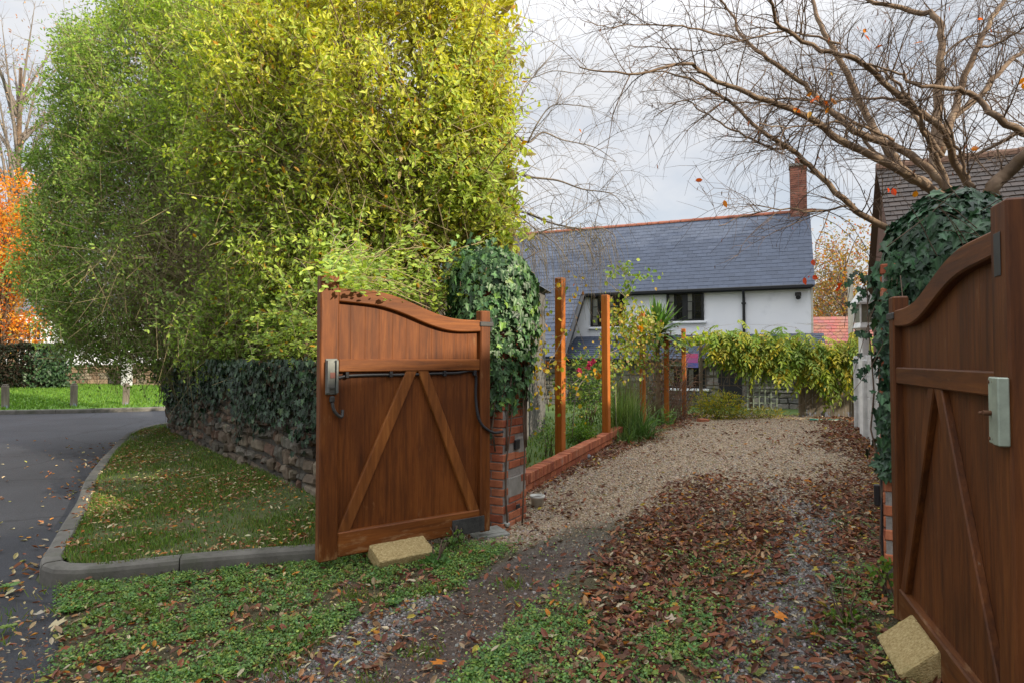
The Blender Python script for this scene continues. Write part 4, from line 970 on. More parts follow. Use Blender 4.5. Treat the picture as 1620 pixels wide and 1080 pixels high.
block((1.925, 3.075, .098), lean((-.317, -.948, 0), (-.948 * math.sin(th), .317 * math.sin(th), math.cos(th))), 'sandy concrete block wedged against the shaded right gate')
# drain slab
f = MB(); f.box(-.15, .15, -.12, .12, .02, .05, bev=.006); f.box(-.11, .11, -.08, .08, .0505, .054)
o = f.build('drain_cover', rough_mat('slab_grey', [(.3, (.15, .15, .13)), (.7, (.27, .27, .24))], 9)); gx = G(772, 850); o.location = (gx[0], gx[1] - .02, .012); o.rotation_euler = (.05, 0, .5); tag(o, 'grey slab lying at the foot of the brick pillar', 'slab')
f = MB(); f.box(-.07, .07, -.02, .02, .0, .03, bev=.004); o = f.build('loose_slate', rough_mat('slab_pale', [(.3, (.28, .29, .26)), (.7, (.40, .41, .37))], 9)); gx = G(795, 838); o.location = (gx[0], gx[1] - .02, .055); o.rotation_euler = (.2, .1, -.6); tag(o, 'small pale stone strip beside the grey slab', 'stone')
# white plant pot
p = empty('plant_pot', (*G(850, 806), .015)); tag(p, 'small white plastic plant pot standing against the brick pillar', 'plant pot')
def lathe(prof, n=24):
    vs = [(r * math.cos(a), r * math.sin(a), z) for r, z in prof for a in [2 * math.pi * k / n for k in range(n)]]
    F = [(j * n + k, j * n + (k + 1) % n, (j + 1) * n + (k + 1) % n, (j + 1) * n + k) for j in range(len(prof) - 1) for k in range(n)]; return vs, F
f = MB(); f.add(*lathe([(.001, .002), (.048, .002), (.066, .105), (.074, .106), (.076, .132), (.070, .132), (.062, .11), (.052, .10), (.001, .10)])); f.build('pot', M['plastic_w'], p, True)
f = MB(); f.add(*lathe([(.064, .112), (.03, .118), (.001, .116)])); f.build('soil', M['earth'], p)
# grey stone on the low wall
random.seed(2)
bm = bmesh.new(); bmesh.ops.create_icosphere(bm, subdivisions=3, radius=1)
for v in bm.verts: v.co *= 1 + .12 * math.sin(v.co.x * 3.1 + v.co.z * 2) + .10 * math.sin(v.co.y * 4 + 1); v.co = Vector((v.co.x * .085, v.co.y * .06, v.co.z * .05))
me = bpy.data.meshes.new('grey_stone'); bm.to_mesh(me); bm.free(); o = link(bpy.data.objects.new('grey_stone', me)); me.materials.append(rough_mat('grey_rock', [(.3, (.11, .11, .12)), (.7, (.21, .21, .22))], 10)); gx = G(926, 727); o.location = (*gx, .05); tag(o, 'rounded grey stone at the foot of the low brick wall', 'stone')

# ------------------------------------------------------------------ stone wall by the verge
random.seed(31)
sw_ = empty('stone_wall', (WALLP[1][0], WALLP[1][1], 0)); tag(sw_, 'old rubble stone wall along the verge beneath the big hedge', 'wall')
P = np.array(WALLP); seg = np.concatenate([[0], np.cumsum(np.linalg.norm(np.diff(P, axis=0), axis=1))])
wp = np.array(catmull([(x, y, 0) for x, y in WALLP], 6)); wseg = np.concatenate([[0], np.cumsum(np.linalg.norm(np.diff(wp, axis=0), axis=1))])
def wall_at(s):
    p = np.array([np.interp(s, wseg, wp[:, k]) for k in (0, 1)]); a = np.array([np.interp(s - .05, wseg, wp[:, k]) for k in (0, 1)]); c = np.array([np.interp(s + .05, wseg, wp[:, k]) for k in (0, 1)])
    t = (c - a) / max(np.linalg.norm(c - a), 1e-6); return p, t, np.array([-t[1], t[0]])     # n points to the road side
STC = [(.12, .092, .068), (.15, .115, .085), (.095, .082, .066), (.13, .078, .056), (.17, .14, .105), (.115, .105, .088)]
st = MB(); z = .10
orig = Vector((WALLP[1][0], WALLP[1][1], 0)); Lw = wseg[-1]
while z < 1.42:
    hh = random.uniform(.06, .17); s = .05
    while s < Lw - .1:
        ww = random.choice((random.uniform(.08, .2), random.uniform(.15, .38))); p, t, nn = wall_at(s + ww / 2); hz = hh * random.uniform(.72, 1.08); zo = .03 * math.sin(s * 2.1 + z * 5) + random.uniform(-.012, .012); ang = math.atan2(t[1], t[0]); g_ = random.uniform(.75, 1.25); c = random.choice(STC)
        Mx = Matrix.Translation((p[0] - orig.x, p[1] - orig.y, z + hh / 2 + zo)) @ Matrix.Rotation(ang, 4, 'Z') @ Matrix.Rotation(random.uniform(-.12, .12), 4, 'Y')
        pr_ = random.uniform(-.02, .04)
        st.box(-ww / 2 + .008, ww / 2 - .008, -.12, pr_, -hz / 2 + .005, hz / 2 - .005, tuple(q * g_ for q in c), M=Mx, bev=.028, jit=.014)
        s += ww
    z += hh
st.build('stones', M['stone'], sw_)
co = MB(); pr_ = None
ss = np.linspace(0.02, Lw, 60); vs = []
for s in ss:
    p, t, nn = wall_at(s)
    for o_, zz in ((-.035, 0), (-.035, 1.36), (-.32, 1.36), (-.32, 0)): vs.append((p[0] + nn[0] * o_ - orig.x, p[1] + nn[1] * o_ - orig.y, zz))
co.add(vs, [(4 * k + i, 4 * k + (i + 1) % 4, 4 * k + 4 + (i + 1) % 4, 4 * k + 4 + i) for k in range(len(ss) - 1) for i in range(4)] + [(0, 1, 2, 3), tuple(range(4 * len(ss) - 4, 4 * len(ss)))[::-1]])
co.build('earth_core', rough_mat('wall_joint', [(.3, (.035, .03, .024)), (.7, (.085, .075, .06))], 10, bump=.6), sw_)

# ------------------------------------------------------------------ right boundary: white concrete fence, posts, lamp
fw = empty('concrete_fence', (5.55, 9.3, 0), math.atan2(4.6, 2.02)); tag(fw, 'white concrete panel wall along the right of the drive', 'fence')
f = MB()
for k in range(4):
    f.box(-4.6, 5.3, -.03, .03, .02 + k * .39, .02 + k * .39 + .385, bev=.008)
f.build('panel', M['white_conc'], fw)
for i, x in enumerate((-4.4, -2.1, .05, 1.55, 2.75, 4.55)):
    f = MB(); f.box(x - .07, x + .07, -.05, .10, 0, 1.55 if i not in (3, 4) else 1.5, bev=.02, jit=.004); f.build('post', M['white_conc'], fw)
lp_ = empty('lamp_post', (*(W(1367, 568, 12.2).xy), 0)); tag(lp_, 'white post lantern with pyramid top beside the white fence', 'lamp')
f = MB(); f.box(-.07, .07, -.07, .07, 0, 2.05, bev=.01); f.build('post', M['white_p'], lp_)
def frust(mb, z0, r0, z1, r1, col=None):
    vs = [(sx * r0, sy * r0, z0) for sx, sy in ((-1, -1), (1, -1), (1, 1), (-1, 1))] + [(sx * r1, sy * r1, z1) for sx, sy in ((-1, -1), (1, -1), (1, 1), (-1, 1))]
    mb.add(vs, [(0, 3, 2, 1), (4, 5, 6, 7), (0, 1, 5, 4), (1, 2, 6, 5), (2, 3, 7, 6), (3, 0, 4, 7)], col)
f = MB(); frust(f, 2.05, .08, 2.10, .15); frust(f, 2.10, .15, 2.20, .11); frust(f, 2.55, .17, 2.58, .17); frust(f, 2.585, .165, 2.90, .02)
for sx in (-1, 1):
    for sy in (-1, 1): f.box(sx * .115 - .012, sx * .115 + .012, sy * .115 - .012, sy * .115 + .012, 2.2, 2.55)
f.build('lantern_frame', M['white_p'], lp_)
f = MB(); frust(f, 2.205, .108, 2.545, .108); f.build('lantern_glass', plain('lamp_glass', (.22, .22, .16), .15), lp_)
# cream pole and fence at the end of the drive
pp = W(1347, 568, 17.5); f = MB(); f.cyl((0, 0, 0), (0, 0, 4.05), .075, .065, 14); o = f.build('pole', M['cream_p']); o.location = (pp.x, pp.y, 0); tag(o, 'tall cream pole behind the right end of the trellis', 'pole')
E0, E1 = Vector((5.0, 16.75, 0)), Vector((8.72, 15.95, 0)); ea = math.atan2(E1.y - E0.y, E1.x - E0.x); EL = (E1 - E0).length
tr = empty('trellis', E0, ea); tag(tr, 'dark wooden trellis screen across the far end of the drive', 'trellis')
for x in (0, 1.25, 2.45, EL): f = MB(); f.box(x - .045, x + .045, -.045, .045, 0, 2.05, (x, x, x), bev=.006); f.build('post', M['old_wood'], tr)
f = MB(); x = .12
while x < EL - .1: f.box(x - .012, x + .012, -.02, -.002, .8, 1.95, (x, 0, 0)); x += .20
z = .82
while z < 1.96: f.box(.05, EL - .05, -.001, .016, z - .012, z + .012, (0, z, 0)); z += .22
f.build('lattice', M['old_wood'], tr)
f = MB(); x = 2.5
while x < EL - .08: f.box(x, x + .075, .03, .048, .05, 1.0 + random.uniform(-.03, .03), (x, x * 2, 0)); x += .083
f.build('pickets', M['old_wood'], tr)
# pale green square lattice panel leaning low down
sq = MB(); n = 5
for k in range(n + 1): sq.box(k * .14 - .014, k * .14 + .014, -.012, 0, 0, .84); sq.box(-.014, n * .14 + .014, .0005, .012, k * .16, k * .16 + .028)
o = sq.build('lattice_panel', M['sage']); o.location = W(1183, 650, 16.2); o.location.z = .22; o.rotation_euler = (.05, 0, ea); tag(o, 'small pale green square lattice panel under the wisteria', 'lattice')
# lone brick on the gravel
f = MB(); f.box(-.11, .11, -.05, .05, 0, .065, (.42, .16, .09), bev=.006); o = f.build('loose_brick', M['brick']); o.location = (*G(1112, 668), .01); o.rotation_euler = (.1, .05, .5); o.scale = (1.3, 1.3, 1.3); tag(o, 'loose red brick lying at the left edge of the far gravel', 'brick')
hs = MB(); hp = [W(1275, 662, 15.6), W(1300, 664, 15.5), W(1330, 667, 15.4), W(1300, 668, 15.3), W(1280, 666, 15.35), W(1310, 665, 15.5), W(1350, 668, 15.1), W(1356, 672, 14.9)]
hs.tube([(p.x, p.y, max(.03, p.z)) for p in [Vector(q) for q in catmull(hp, 6)]], .022, 8); o = hs.build('garden_hose', plain('green_hose', (.02, .12, .085), .4)); tag(o, 'green garden hose lying below the trellis on the right', 'hose')

# ------------------------------------------------------------------ far left: bollards, post, far wall
BL = ['leftmost of the three stubby wooden bollards on the far lawn', 'middle of the three stubby wooden bollards on the far lawn', 'bollard in front of the pale gatepost on the far lawn']
for i, (px, pyb, pyt, d) in enumerate(((10, 655, 615, 17.9), (118, 650, 617, 18.6), (200, 648, 620, 18.9))):
    p = W(px, 568, d); f = MB(); f.box(-.075, .075, -.075, .075, .0, .68, (i, i * 2, i), bev=.015); f.box(-.06, .06, -.06, .06, .68, .72, (i, i * 2, i), bev=.02)
    o = f.build('bollard', M['old_wood']); o.location = (p.x, p.y, .08); o.rotation_euler = (0, .02 * (i - 1), .2); tag(o, BL[i], 'bollard', 'wooden bollards on the lawn')
p = W(201, 568, 27); f = MB(); f.box(-.16, .16, -.16, .16, 0, 1.35, bev=.02); f.box(-.20, .20, -.20, .20, 1.352, 1.45, bev=.03); o = f.build('gatepost', M['white_conc']); o.location = (p.x, p.y, 0); tag(o, 'pale concrete gatepost in the far stone wall beyond the lawn', 'post')
a0, a1 = W(-160, 568, 25.0), W(320, 568, 29.0); fa = math.atan2(a1.y - a0.y, a1.x - a0.x); fl = math.hypot(a1.x - a0.x, a1.y - a0.y)
fs = empty('boundary_wall', (a0.x, a0.y, .3), fa); tag(fs, 'far brown stone wall across the lawn on the left', 'wall')
random.seed(8); st = MB(); rubble(st, 0, fl, 0, .95, 0, .1, [(.20, .145, .10), (.24, .18, .125), (.17, .12, .085), (.22, .19, .15)], h=(.12, .2), l=(.2, .5)); st.build('stones', M['stone'], fs)
f = MB(); f.box(0, fl, .06, .35, -.4, .93); f.build('mortar_core', M['mortar'], fs)
# white house behind the orange tree
wh = empty('white_house', W(90, 568, 48), .1); wh.location.z = 0; tag(wh, 'white walled house barely showing behind the orange tree', 'house')
f = MB(); f.box(-9, 5, 0, 7, 0, 5.2); f.build('wall', M['render_w'], wh)
f = MB(); f.add([(-9.4, -.4, 5.1), (5.4, -.4, 5.1), (5.4, 3.5, 7.4), (-9.4, 3.5, 7.4), (5.4, 7.4, 5.1), (-9.4, 7.4, 5.1)], [(0, 1, 2, 3), (3, 2, 4, 5), (0, 3, 5), (1, 4, 2)], (.11, .12, .14)); f.build('roof', M['slate'], wh)
for x in (-6, -2.5, 1): window(wh, x, x + 1.4, 2.9, 4.2, 0, mat='white_p')

# ------------------------------------------------------------------ the big hedge
rng = np.random.default_rng(101)
HP = catmull([(-.52, 6.95, 0), (-1.2, 6.97, 0), (-2.1, 7.7, 0), (-3.6, 9.4, 0), (-5.0, 11.1, 0), (-6.5, 12.9, 0)], 8)
hseg = np.concatenate([[0], np.cumsum(np.linalg.norm(np.diff(HP, axis=0), axis=1))]); HL = hseg[-1]
ht = nrm(np.gradient(HP, axis=0))
def hpt(s):
    return np.stack([np.interp(s, hseg, HP[:, 0]), np.interp(s, hseg, HP[:, 1])], -1), nrm(np.stack([np.interp(s, hseg, ht[:, 0]), np.interp(s, hseg, ht[:, 1])], -1))
def h_bot(u): return np.interp(u, [0, .06, .13, .2, .3, .55, .8, 1], [2.8, 2.5, 2.1, 1.62, 1.38, 1.25, 1.28, 1.7])
def h_top(u): return np.interp(u, [0, .2, .5, .8, .93, 1], [6.2, 6.6, 7.2, 8.2, 8.4, 6.4])
def h_front(u, v):
    base = np.interp(u, [0, .12, .3, .55, .8, 1], [.75, .95, 1.15, 1.55, 2.45, 2.75])
    prof = np.interp(v, [0, .06, .2, .5, .72, .85, 1], [.62, .86, 1.0, 1.0, .95, .86, .62])
    return base * prof
def hedge_points(n, kind):
    u = rng.random(n) ** .9; s = -.55 + u * (HL + 1.6); uc = np.clip(s / HL, 0, 1)
    v = rng.random(n)
    bt, tp = h_bot(uc), h_top(uc); z = bt + v * (tp - bt)
    p, t = hpt(np.clip(s, 0, HL)); nn = np.stack([-t[:, 1], t[:, 0]], -1)                 # left of travel
    side = np.where(nn @ np.array([-.6, -.8]) < 0, -1, 1)[:, None]; nn = nn * side          # towards the road
    over = np.where(s < 0, -s / ((.70 - .40 * sstep(v, .40, .75)) * (1 + .5 * wob(z * 1.6, z * 0 + 5, 1.5))), np.where(s > HL, (s - HL) / 1.15, 0)); cap = np.sqrt(np.clip(1 - over ** 2, 0, 1))
    fr = h_front(uc, v) * cap; bk = 1.1 * cap
    lump = .30 * wob(s * 1.3, z * 1.3, 1.6) + .18 * wob(s * 3 + 9, z * 3, 2)
    if kind == 'front': o = fr + lump - rng.exponential(.30, n) + (rng.random(n) < .10) * rng.uniform(0, .32, n)
    elif kind == 'core': o = rng.uniform(-.45, .5, n) * np.maximum(fr, .1)
    elif kind == 'mid': o = rng.uniform(-.7, 1, n) * np.maximum(fr - .25, .1)
    else: o = -bk + lump + rng.exponential(.15, n)
    P = np.column_stack([p + t * (s - np.clip(s, 0, HL))[:, None] + nn * o[:, None], z])
    out = np.column_stack([nn * np.sign(o)[:, None] + t * np.where(s < 0, -1, np.where(s > HL, 1, 0))[:, None] * over[:, None], np.where(v < .1, -.5, np.where(v > .9, .8, 0))])
    return P, nrm(out), uc, v
def hedge_col(u, v, n):
    y = np.clip(.80 - u * 1.30 + .75 * (v - .38) + rng.normal(0, .15, n) + .22 * wob(u * 23, v * 14, 2), 0, 1)[:, None]        # yellow share
    g = np.array([.245, .365, .085]); lm = np.array([.44, .56, .105]); ye = np.array([.68, .65, .100])
    c = np.where(y < .5, g + (lm - g) * y * 2, lm + (ye - lm) * (y * 2 - 1))
    c = c * (1 + rng.normal(0, .16, (n, 1))) * np.array([1, 1, 1])
    r = rng.random(n); c[(r < .035) & (u < .35)] = (.46, .25, .03); c[(r > .93)] = c[(r > .93)] * .6 + np.array([.10, .075, .02])
    return np.clip(c, .01, .7)
hedge = empty('hedge', (-3.0, 9.0, 0)); tag(hedge, 'huge overgrown green and yellow hedge above the stone wall', 'hedge'); HO = np.array([-3.0, 9.0, 0])
LP, LD, LN, LS, LU, LV, LB_ = [], [], [], [], [], [], []; tw = []
def LOCX(P): return (P[:, 0] - P[:, 1]) * 1.6
for kind, n, k0 in (('front', 19000, 10), ('mid', 8000, 9), ('core', 5000, 9), ('back', 4500, 9)):
    P, O, U, V_ = hedge_points(n, kind)
    L = rng.uniform(.22, .60, n); bri = rng.uniform(.72, 1.22, n)
    D = nrm(O * .55 + np.array([0, 0, .62]) + rng.normal(0, .5, (n, 3)))
    D2 = nrm(D + np.array([0, 0, -.35]) + rng.normal(0, .25, (n, 3)))
    base = P - D * L[:, None]; mid = base + D * (L * .55)[:, None]; tip = mid + D2 * (L * .5)[:, None]
    if kind != 'front':
        kk = ~((U < .3) & (V_ > .5) & (rng.random(n) < .8)); P, O, U, V_, L, bri = P[kk], O[kk], U[kk], V_[kk], L[kk], bri[kk]; D, D2, base, mid, tip = D[kk], D2[kk], base[kk], mid[kk], tip[kk]; n = len(P)
    hole = (kind == 'front') * sstep(wob(LOCX(P), P[:, 2] * 2.3, 2.6), -.15, -.75)
    bare = np.exp(-((U - .52) / .22) ** 2) * np.exp(-((V_ - .28) / .24) ** 2)
    for i in range(n):
        if rng.random() < ((.5 + .5 * bare[i]) if kind == 'front' else .25): tw.append((np.array([base[i] - D[i] * L[i] * (.4 + .5 * bare[i]), mid[i], tip[i]]) - HO, np.array([.0036, .0028, .0014])))
    for j in range(k0):
        f = (j + .6) / k0
        ok = rng.random(n) > np.maximum(.92 * hole, bare) * {'front': .74, 'mid': .55}.get(kind, .1)
        Q = np.where(f < .5, base + (mid - base) * f * 2, mid + (tip - mid) * (f * 2 - 1)) + rng.normal(0, .022, (n, 3))
        dd = nrm(D * .5 + rdir(n, rng) * .9 + np.array([0, 0, -.1]))
        LP.append(Q[ok]); LD.append(dd[ok]); LN.append((np.array([0, 0, .7]) + O * .5 + rng.normal(0, .5, (n, 3)))[ok])
        LS.append((rng.uniform(.046, .085, n) * {'front': 1, 'core': 2.0}.get(kind, 1.25) * (1.03 - .15 * U))[ok]); LU.append(U[ok]); LV.append(V_[ok]); LB_.append(np.where(ok, bri * (1 if kind == 'front' else -1), 0)[ok])
LP, LD, LN, LS, LU, LV, LB_ = [np.concatenate(a) for a in (LP, LD, LN, LS, LU, LV, LB_)]
LC = hedge_col(LU, LV, len(LP)) * np.abs(LB_)[:, None]; k = (LB_ < 0) & (rng.random(len(LB_)) < .45); LC[k] = pick([(.36, .30, .14), (.28, .26, .09), (.40, .36, .16)], k.sum(), rng)
scatter('foliage', LEAF, LP - HO, LD, LN, LS, np.clip(LC, .01, .75), M['leaf'], hedge)
# upright leafy shoots at the right hand edge
sh = []; SP, SD, SN, SS = [], [], [], []
for _ in range(70):
    px = rng.uniform(660, 785); b0 = np.array(W(px, rng.uniform(110, 360), rng.uniform(6.2, 7.0))); d = nrm(np.array([rng.uniform(.0, .75), rng.uniform(-.3, .2), .8])); Lx = rng.uniform(.35, .75)
    sh.append((np.array([b0, b0 + d * Lx * .5, b0 + d * Lx + np.array([.05, 0, -.02])]) - HO, np.array([.004, .003, .0015])))
    for f in np.linspace(.15, 1, 11):
        for sg in (-1, 1):
            SP.append(b0 + d * Lx * f); sd = nrm(np.cross(d, [0, 1, 0]) * sg + d * .75 + rng.normal(0, .15, 3)); SD.append(sd); SN.append(np.array([0, -.8, .5]) + rng.normal(0, .2, 3)); SS.append(rng.uniform(.06, .10) * (1.1 - .4 * f))
scatter('shoots', LEAF_LONG, np.array(SP) - HO, np.array(SD), np.array(SN), np.array(SS), hedge_col(np.full(len(SP), .16), np.full(len(SP), .5), len(SP)), M['leaf'], hedge, width=np.array(SS) * 1.5)
for k in range(2000):        # long bare shoots fanning up and outwards, thickest where the leaves have thinned
    u = np.clip(rng.normal(.42, .17), .03, .75); p, t = hpt(np.array([u * HL])); nn = np.array([-t[0, 1], t[0, 0]]); nn = nn if nn @ np.array([-.6, -.8]) > 0 else -nn
    v = np.clip(rng.normal(.27, .22), .02, .85); bt, tp = h_bot(u), h_top(u); fr = h_front(u, v); L = rng.uniform(.7, 1.7); o_ = fr - rng.uniform(.40, .95)
    b0 = np.array([*(p[0] + nn * o_), bt + v * (tp - bt)]); d = nrm(np.array([nn[0] * .35 + t[0, 0] * .45 * rng.normal(.4, .8), nn[1] * .35 + t[0, 1] * .45 * rng.normal(.4, .8), rng.uniform(.25, .9)]))
    b0 = b0 - d * L * .6
    if b0[2] < bt + .1: continue
    tw.append((np.array([b0, b0 + d * L * .35 + rng.normal(0, .02, 3), b0 + d * L * .7 + rng.normal(0, .03, 3), b0 + d * L + rng.normal(0, .05, 3) + np.array([0, 0, -.04])]) - HO, np.array([.0052, .0044, .0032, .0014])))
# sprays hanging forward over the gate and its tall stile
OP, OD, ON, OS, OU = [], [], [], [], []
for k in range(190):
    px = rng.uniform(395, 770); yb_ = np.interp(px, [395, 505, 520, 640, 770], [575, 545, 465, 470, 490]); py = yb_ - abs(rng.normal(0, 42)); d0 = np.interp(px, [395, 505, 540, 770], [6.6, 5.6, 5.15, 5.9]) + rng.uniform(-.25, .35)
    if k >= 165: px, py, d0 = rng.uniform(492, 575), rng.uniform(418, 468), rng.uniform(4.25, 4.7)
    tip = np.array(W(px, py, d0)); d = nrm(np.array([rng.normal(-.1, .5), -.8, rng.normal(-.15, .35)])); L = rng.uniform(.35, .8)
    tw.append((np.array([tip - d * L - [0, 0, .02], tip - d * L * .5 + [0, 0, .05], tip]) - HO, np.array([.004, .003, .0014])))
    for f in np.linspace(.25, 1, 11):
        for sg in (-1, 1):
            OP.append(tip - d * L * (1 - f) + rng.normal(0, .015, 3)); OD.append(np.cross(d, [0, 0, 1]) * sg + d * .6 + rng.normal(0, .3, 3)); ON.append(np.array([0, -.3, .8]) + rng.normal(0, .4, 3)); OS.append(rng.uniform(.035, .065)); OU.append(rng.uniform(.15, .5))
scatter('overhanging_sprays', LEAF_ROUND, np.array(OP) - HO, np.array(OD), np.array(ON), np.array(OS), hedge_col(np.array(OU), np.full(len(OU), .25), len(OU)), M['leaf'], hedge, width=np.array(OS) * .7)
tubes('twigs', tw + sh, M['twig_tan'], hedge, 3)
st = []
for k in range(80):
    u = (k + rng.random()) / 80 * .97; p, t = hpt(np.array([u * HL])); p = p[0] + rng.normal(0, .22, 2); z0 = 0.0
    H = h_top(u) - 1.2 - rng.random(); k_ = .35 + u; nx = rng.normal(-.2, .25) * k_; ny = rng.normal(-.12, .2) * k_
    pts = catmull([(p[0], p[1], z0), (p[0] + nx * .2, p[1] + ny * .2, H * .35), (p[0] + nx * .8 + rng.normal(0, .1), p[1] + ny * .8, H * .7), (p[0] + nx * 1.4, p[1] + ny * 1.4, H)], 4)
    st.append((pts - HO, np.linspace(.032, .008, len(pts)) * rng.uniform(.6, 1.1)))
    for q in range(7):
        i = rng.integers(3, len(pts) - 1); b0 = pts[i]; d = nrm(np.array([rng.normal(-.3, .7), rng.normal(-.5, .6), .9])); Lb = rng.uniform(.6, 1.5)
        st.append((catmull([b0, b0 + d * Lb * .5 + rng.normal(0, .06, 3), b0 + d * Lb + rng.normal(0, .12, 3)], 3) - HO, np.linspace(.012, .003, 7)))
tubes('stems', st, M['bark'], hedge, 5)

# ------------------------------------------------------------------ ivy
def ivy(name, P, Nn, size, lab, stems=None, cols=((.020, .052, .022), (.030, .072, .030), (.042, .095, .042), (.018, .042, .022)), org=(0, 0, 0), p=None):
    o = empty(name, org); tag(o, lab, 'ivy'); P = np.asarray(P); n = len(P); Nn = nrm(Nn)
    D = np.array([0, 0, -1]) + rng.normal(0, .55, (n, 3)); D = D - (D * Nn).sum(1, keepdims=True) * Nn * .8
    scatter('leaves', IVY, P - np.array(org), D, Nn + rng.normal(0, .38, (n, 3)) + np.array([0, 0, .25]), size, pick(cols, n, rng, p=p), M['ivy'], o)
    if stems: tubes('stems', [(a - np.array(org), r) for a, r in stems], M['twig'], o, 5)
    return o
# cloak on the left pillar
n = 4200; a = rng.uniform(0, 2 * math.pi, n); z = .62 + (2.50 - .62) * rng.random(n) ** .72
rad = np.interp(z, [.6, .9, 1.3, 1.9, 2.25, 2.42, 2.52], [.28, .30, .34, .42, .42, .30, .10]) * (1 + .10 * wob(a * 1.2, z * 2, 2)) - rng.exponential(.035, n)
P = np.column_stack([-.17 + np.cos(a) * rad, 5.83 + np.sin(a) * rad, z]); Nn = np.column_stack([np.cos(a), np.sin(a), np.full(n, .25)])
edge = np.interp(wob(a * 2, a * 0 + 1, 1.3), [-1, 1], [.72, 1.15]); right_face = np.cos(a - math.radians(-27)) > .35
ok = (z > np.where(right_face, edge + .06 + .25 * wob(z * 3, a, 2), edge)); P, Nn = P[ok], Nn[ok]
m = 380; P2 = np.array([W(x, y, 6.05) for x, y in zip(rng.normal(755, 16, m), rng.normal(432, 18, m))]) + rng.normal(0, .09, (m, 3))
P = np.concatenate([P, P2]); Nn = np.concatenate([Nn, np.tile([-.2, -1, .5], (m, 1)) + rng.normal(0, .4, (m, 3))])
stm = []
for k in range(16):
    a0 = rng.uniform(2.6, 6.3); zs_ = np.linspace(.02 if k % 3 == 0 else .7, 2.3, 9); aa = a0 + np.cumsum(rng.normal(0, .12, 9)); rr = np.interp(zs_, [0, .9, 2.3], [.31, .30, .33])
    stm.append((np.column_stack([-.17 + np.cos(aa) * rr, 5.83 + np.sin(aa) * rr, zs_]), np.linspace(.009, .003, 9)))
ivy('ivy', P, Nn, rng.uniform(.045, .088, len(P)), 'glossy ivy cloaking the left brick pillar beside the open gate', stm, org=(-.17, 5.83, 0),
    cols=((.032, .080, .026), (.050, .112, .035), (.075, .148, .050), (.026, .058, .023), (.15, .26, .045)), p=[.27, .30, .24, .10, .09])
# right pillar
n = 3000; th = rng.uniform(0, 2 * math.pi, n); ph = np.arccos(rng.uniform(-.75, 1, n)); r_ = 1 - rng.exponential(.07, n)
c = np.array([2.80, 4.02, 2.08]); Nn = np.column_stack([np.sin(ph) * np.cos(th), np.sin(ph) * np.sin(th), np.cos(ph)])
P = c + Nn * np.array([.37, .40, .48]) * (r_ * (1 + .10 * wob(th * 1.5, ph * 2, 2)))[:, None]
m = 620; z = rng.uniform(.80, 2.0, m); wd_ = np.interp(z, [.8, 1.2, 1.9], [.05, .10, .16])
P2 = np.column_stack([2.285 + rng.normal(0, .016, m) + .02 + rng.random(m) * wd_, 3.90 + rng.normal(0, .05, m), z]); N2 = np.tile([-.8, -.6, .2], (m, 1)) + rng.normal(0, .3, (m, 3))
m2 = 44; k = rng.integers(0, 4, m2); f = rng.random(m2); P3 = np.array([(2.34 - .13 * f_ * (1 + .3 * kk), 4.2 - .1 * kk, 2.02 + .12 * math.sin(kk + 3 * f_) - .33 * f_ * f_ - .12 * kk) for f_, kk in zip(f, k)]) + rng.normal(0, .02, (m2, 3))
stm = []
for kk in range(4): stm.append((np.array([(2.34 - .13 * f_ * (1 + .3 * kk), 4.2 - .1 * kk, 2.02 + .12 * math.sin(kk + 3 * f_) - .33 * f_ * f_ - .12 * kk) for f_ in np.linspace(-.3, 1, 9)]), np.linspace(.004, .0015, 9)))
for kk in range(8):
    z_ = np.linspace(.1 if kk < 3 else .8, 2.0, 9); stm.append((np.column_stack([2.36 + np.cumsum(rng.normal(0, .012, 9)), 3.95 + np.cumsum(rng.normal(0, .03, 9)), z_]), np.linspace(.008, .003, 9)))
for kk in range(16):
    p0 = c + nrm(rng.normal(0, 1, 3) + np.array([0, -1.2, .4])) * np.array([.43, .42, .46]); d = nrm(np.array([rng.normal(0, 1), -.3, rng.normal(.35, .5)])); stm.append((catmull([p0 - d * .3, p0, p0 + d * .22 + np.array([0, 0, .03]), p0 + d * .42], 3), np.linspace(.004, .0012, 10)))
m4 = 1100; a4 = rng.uniform(0, 6.283, m4); z4 = 2.12 - rng.exponential(.32, m4); k4 = (z4 > .9); a4, z4 = a4[k4], z4[k4]; r4_ = .30 - .07 * (np.cos(a4 - 2.66) > .2) + .05 * wob(a4 * 2, z4 * 3, 2) + rng.normal(0, .02, len(a4))
P4 = np.column_stack([2.62 + np.cos(a4) * r4_, 4.05 + np.sin(a4) * r4_, z4]); N4 = np.column_stack([np.cos(a4), np.sin(a4), np.full(len(a4), .2)])
P = np.concatenate([P, P4, P2, P3]); Nn = np.concatenate([Nn, N4, N2, np.tile([-.3, -1, .3], (m2, 1))])
ivy('ivy', P, Nn, np.concatenate([rng.uniform(.045, .125, n), rng.uniform(.05, .10, len(P4)), rng.uniform(.04, .085, m), rng.uniform(.035, .055, m2)]), 'dark bushy ivy heaped on top of the right pillar above the shaded gate', stm, org=(2.78, 4.12, 0))
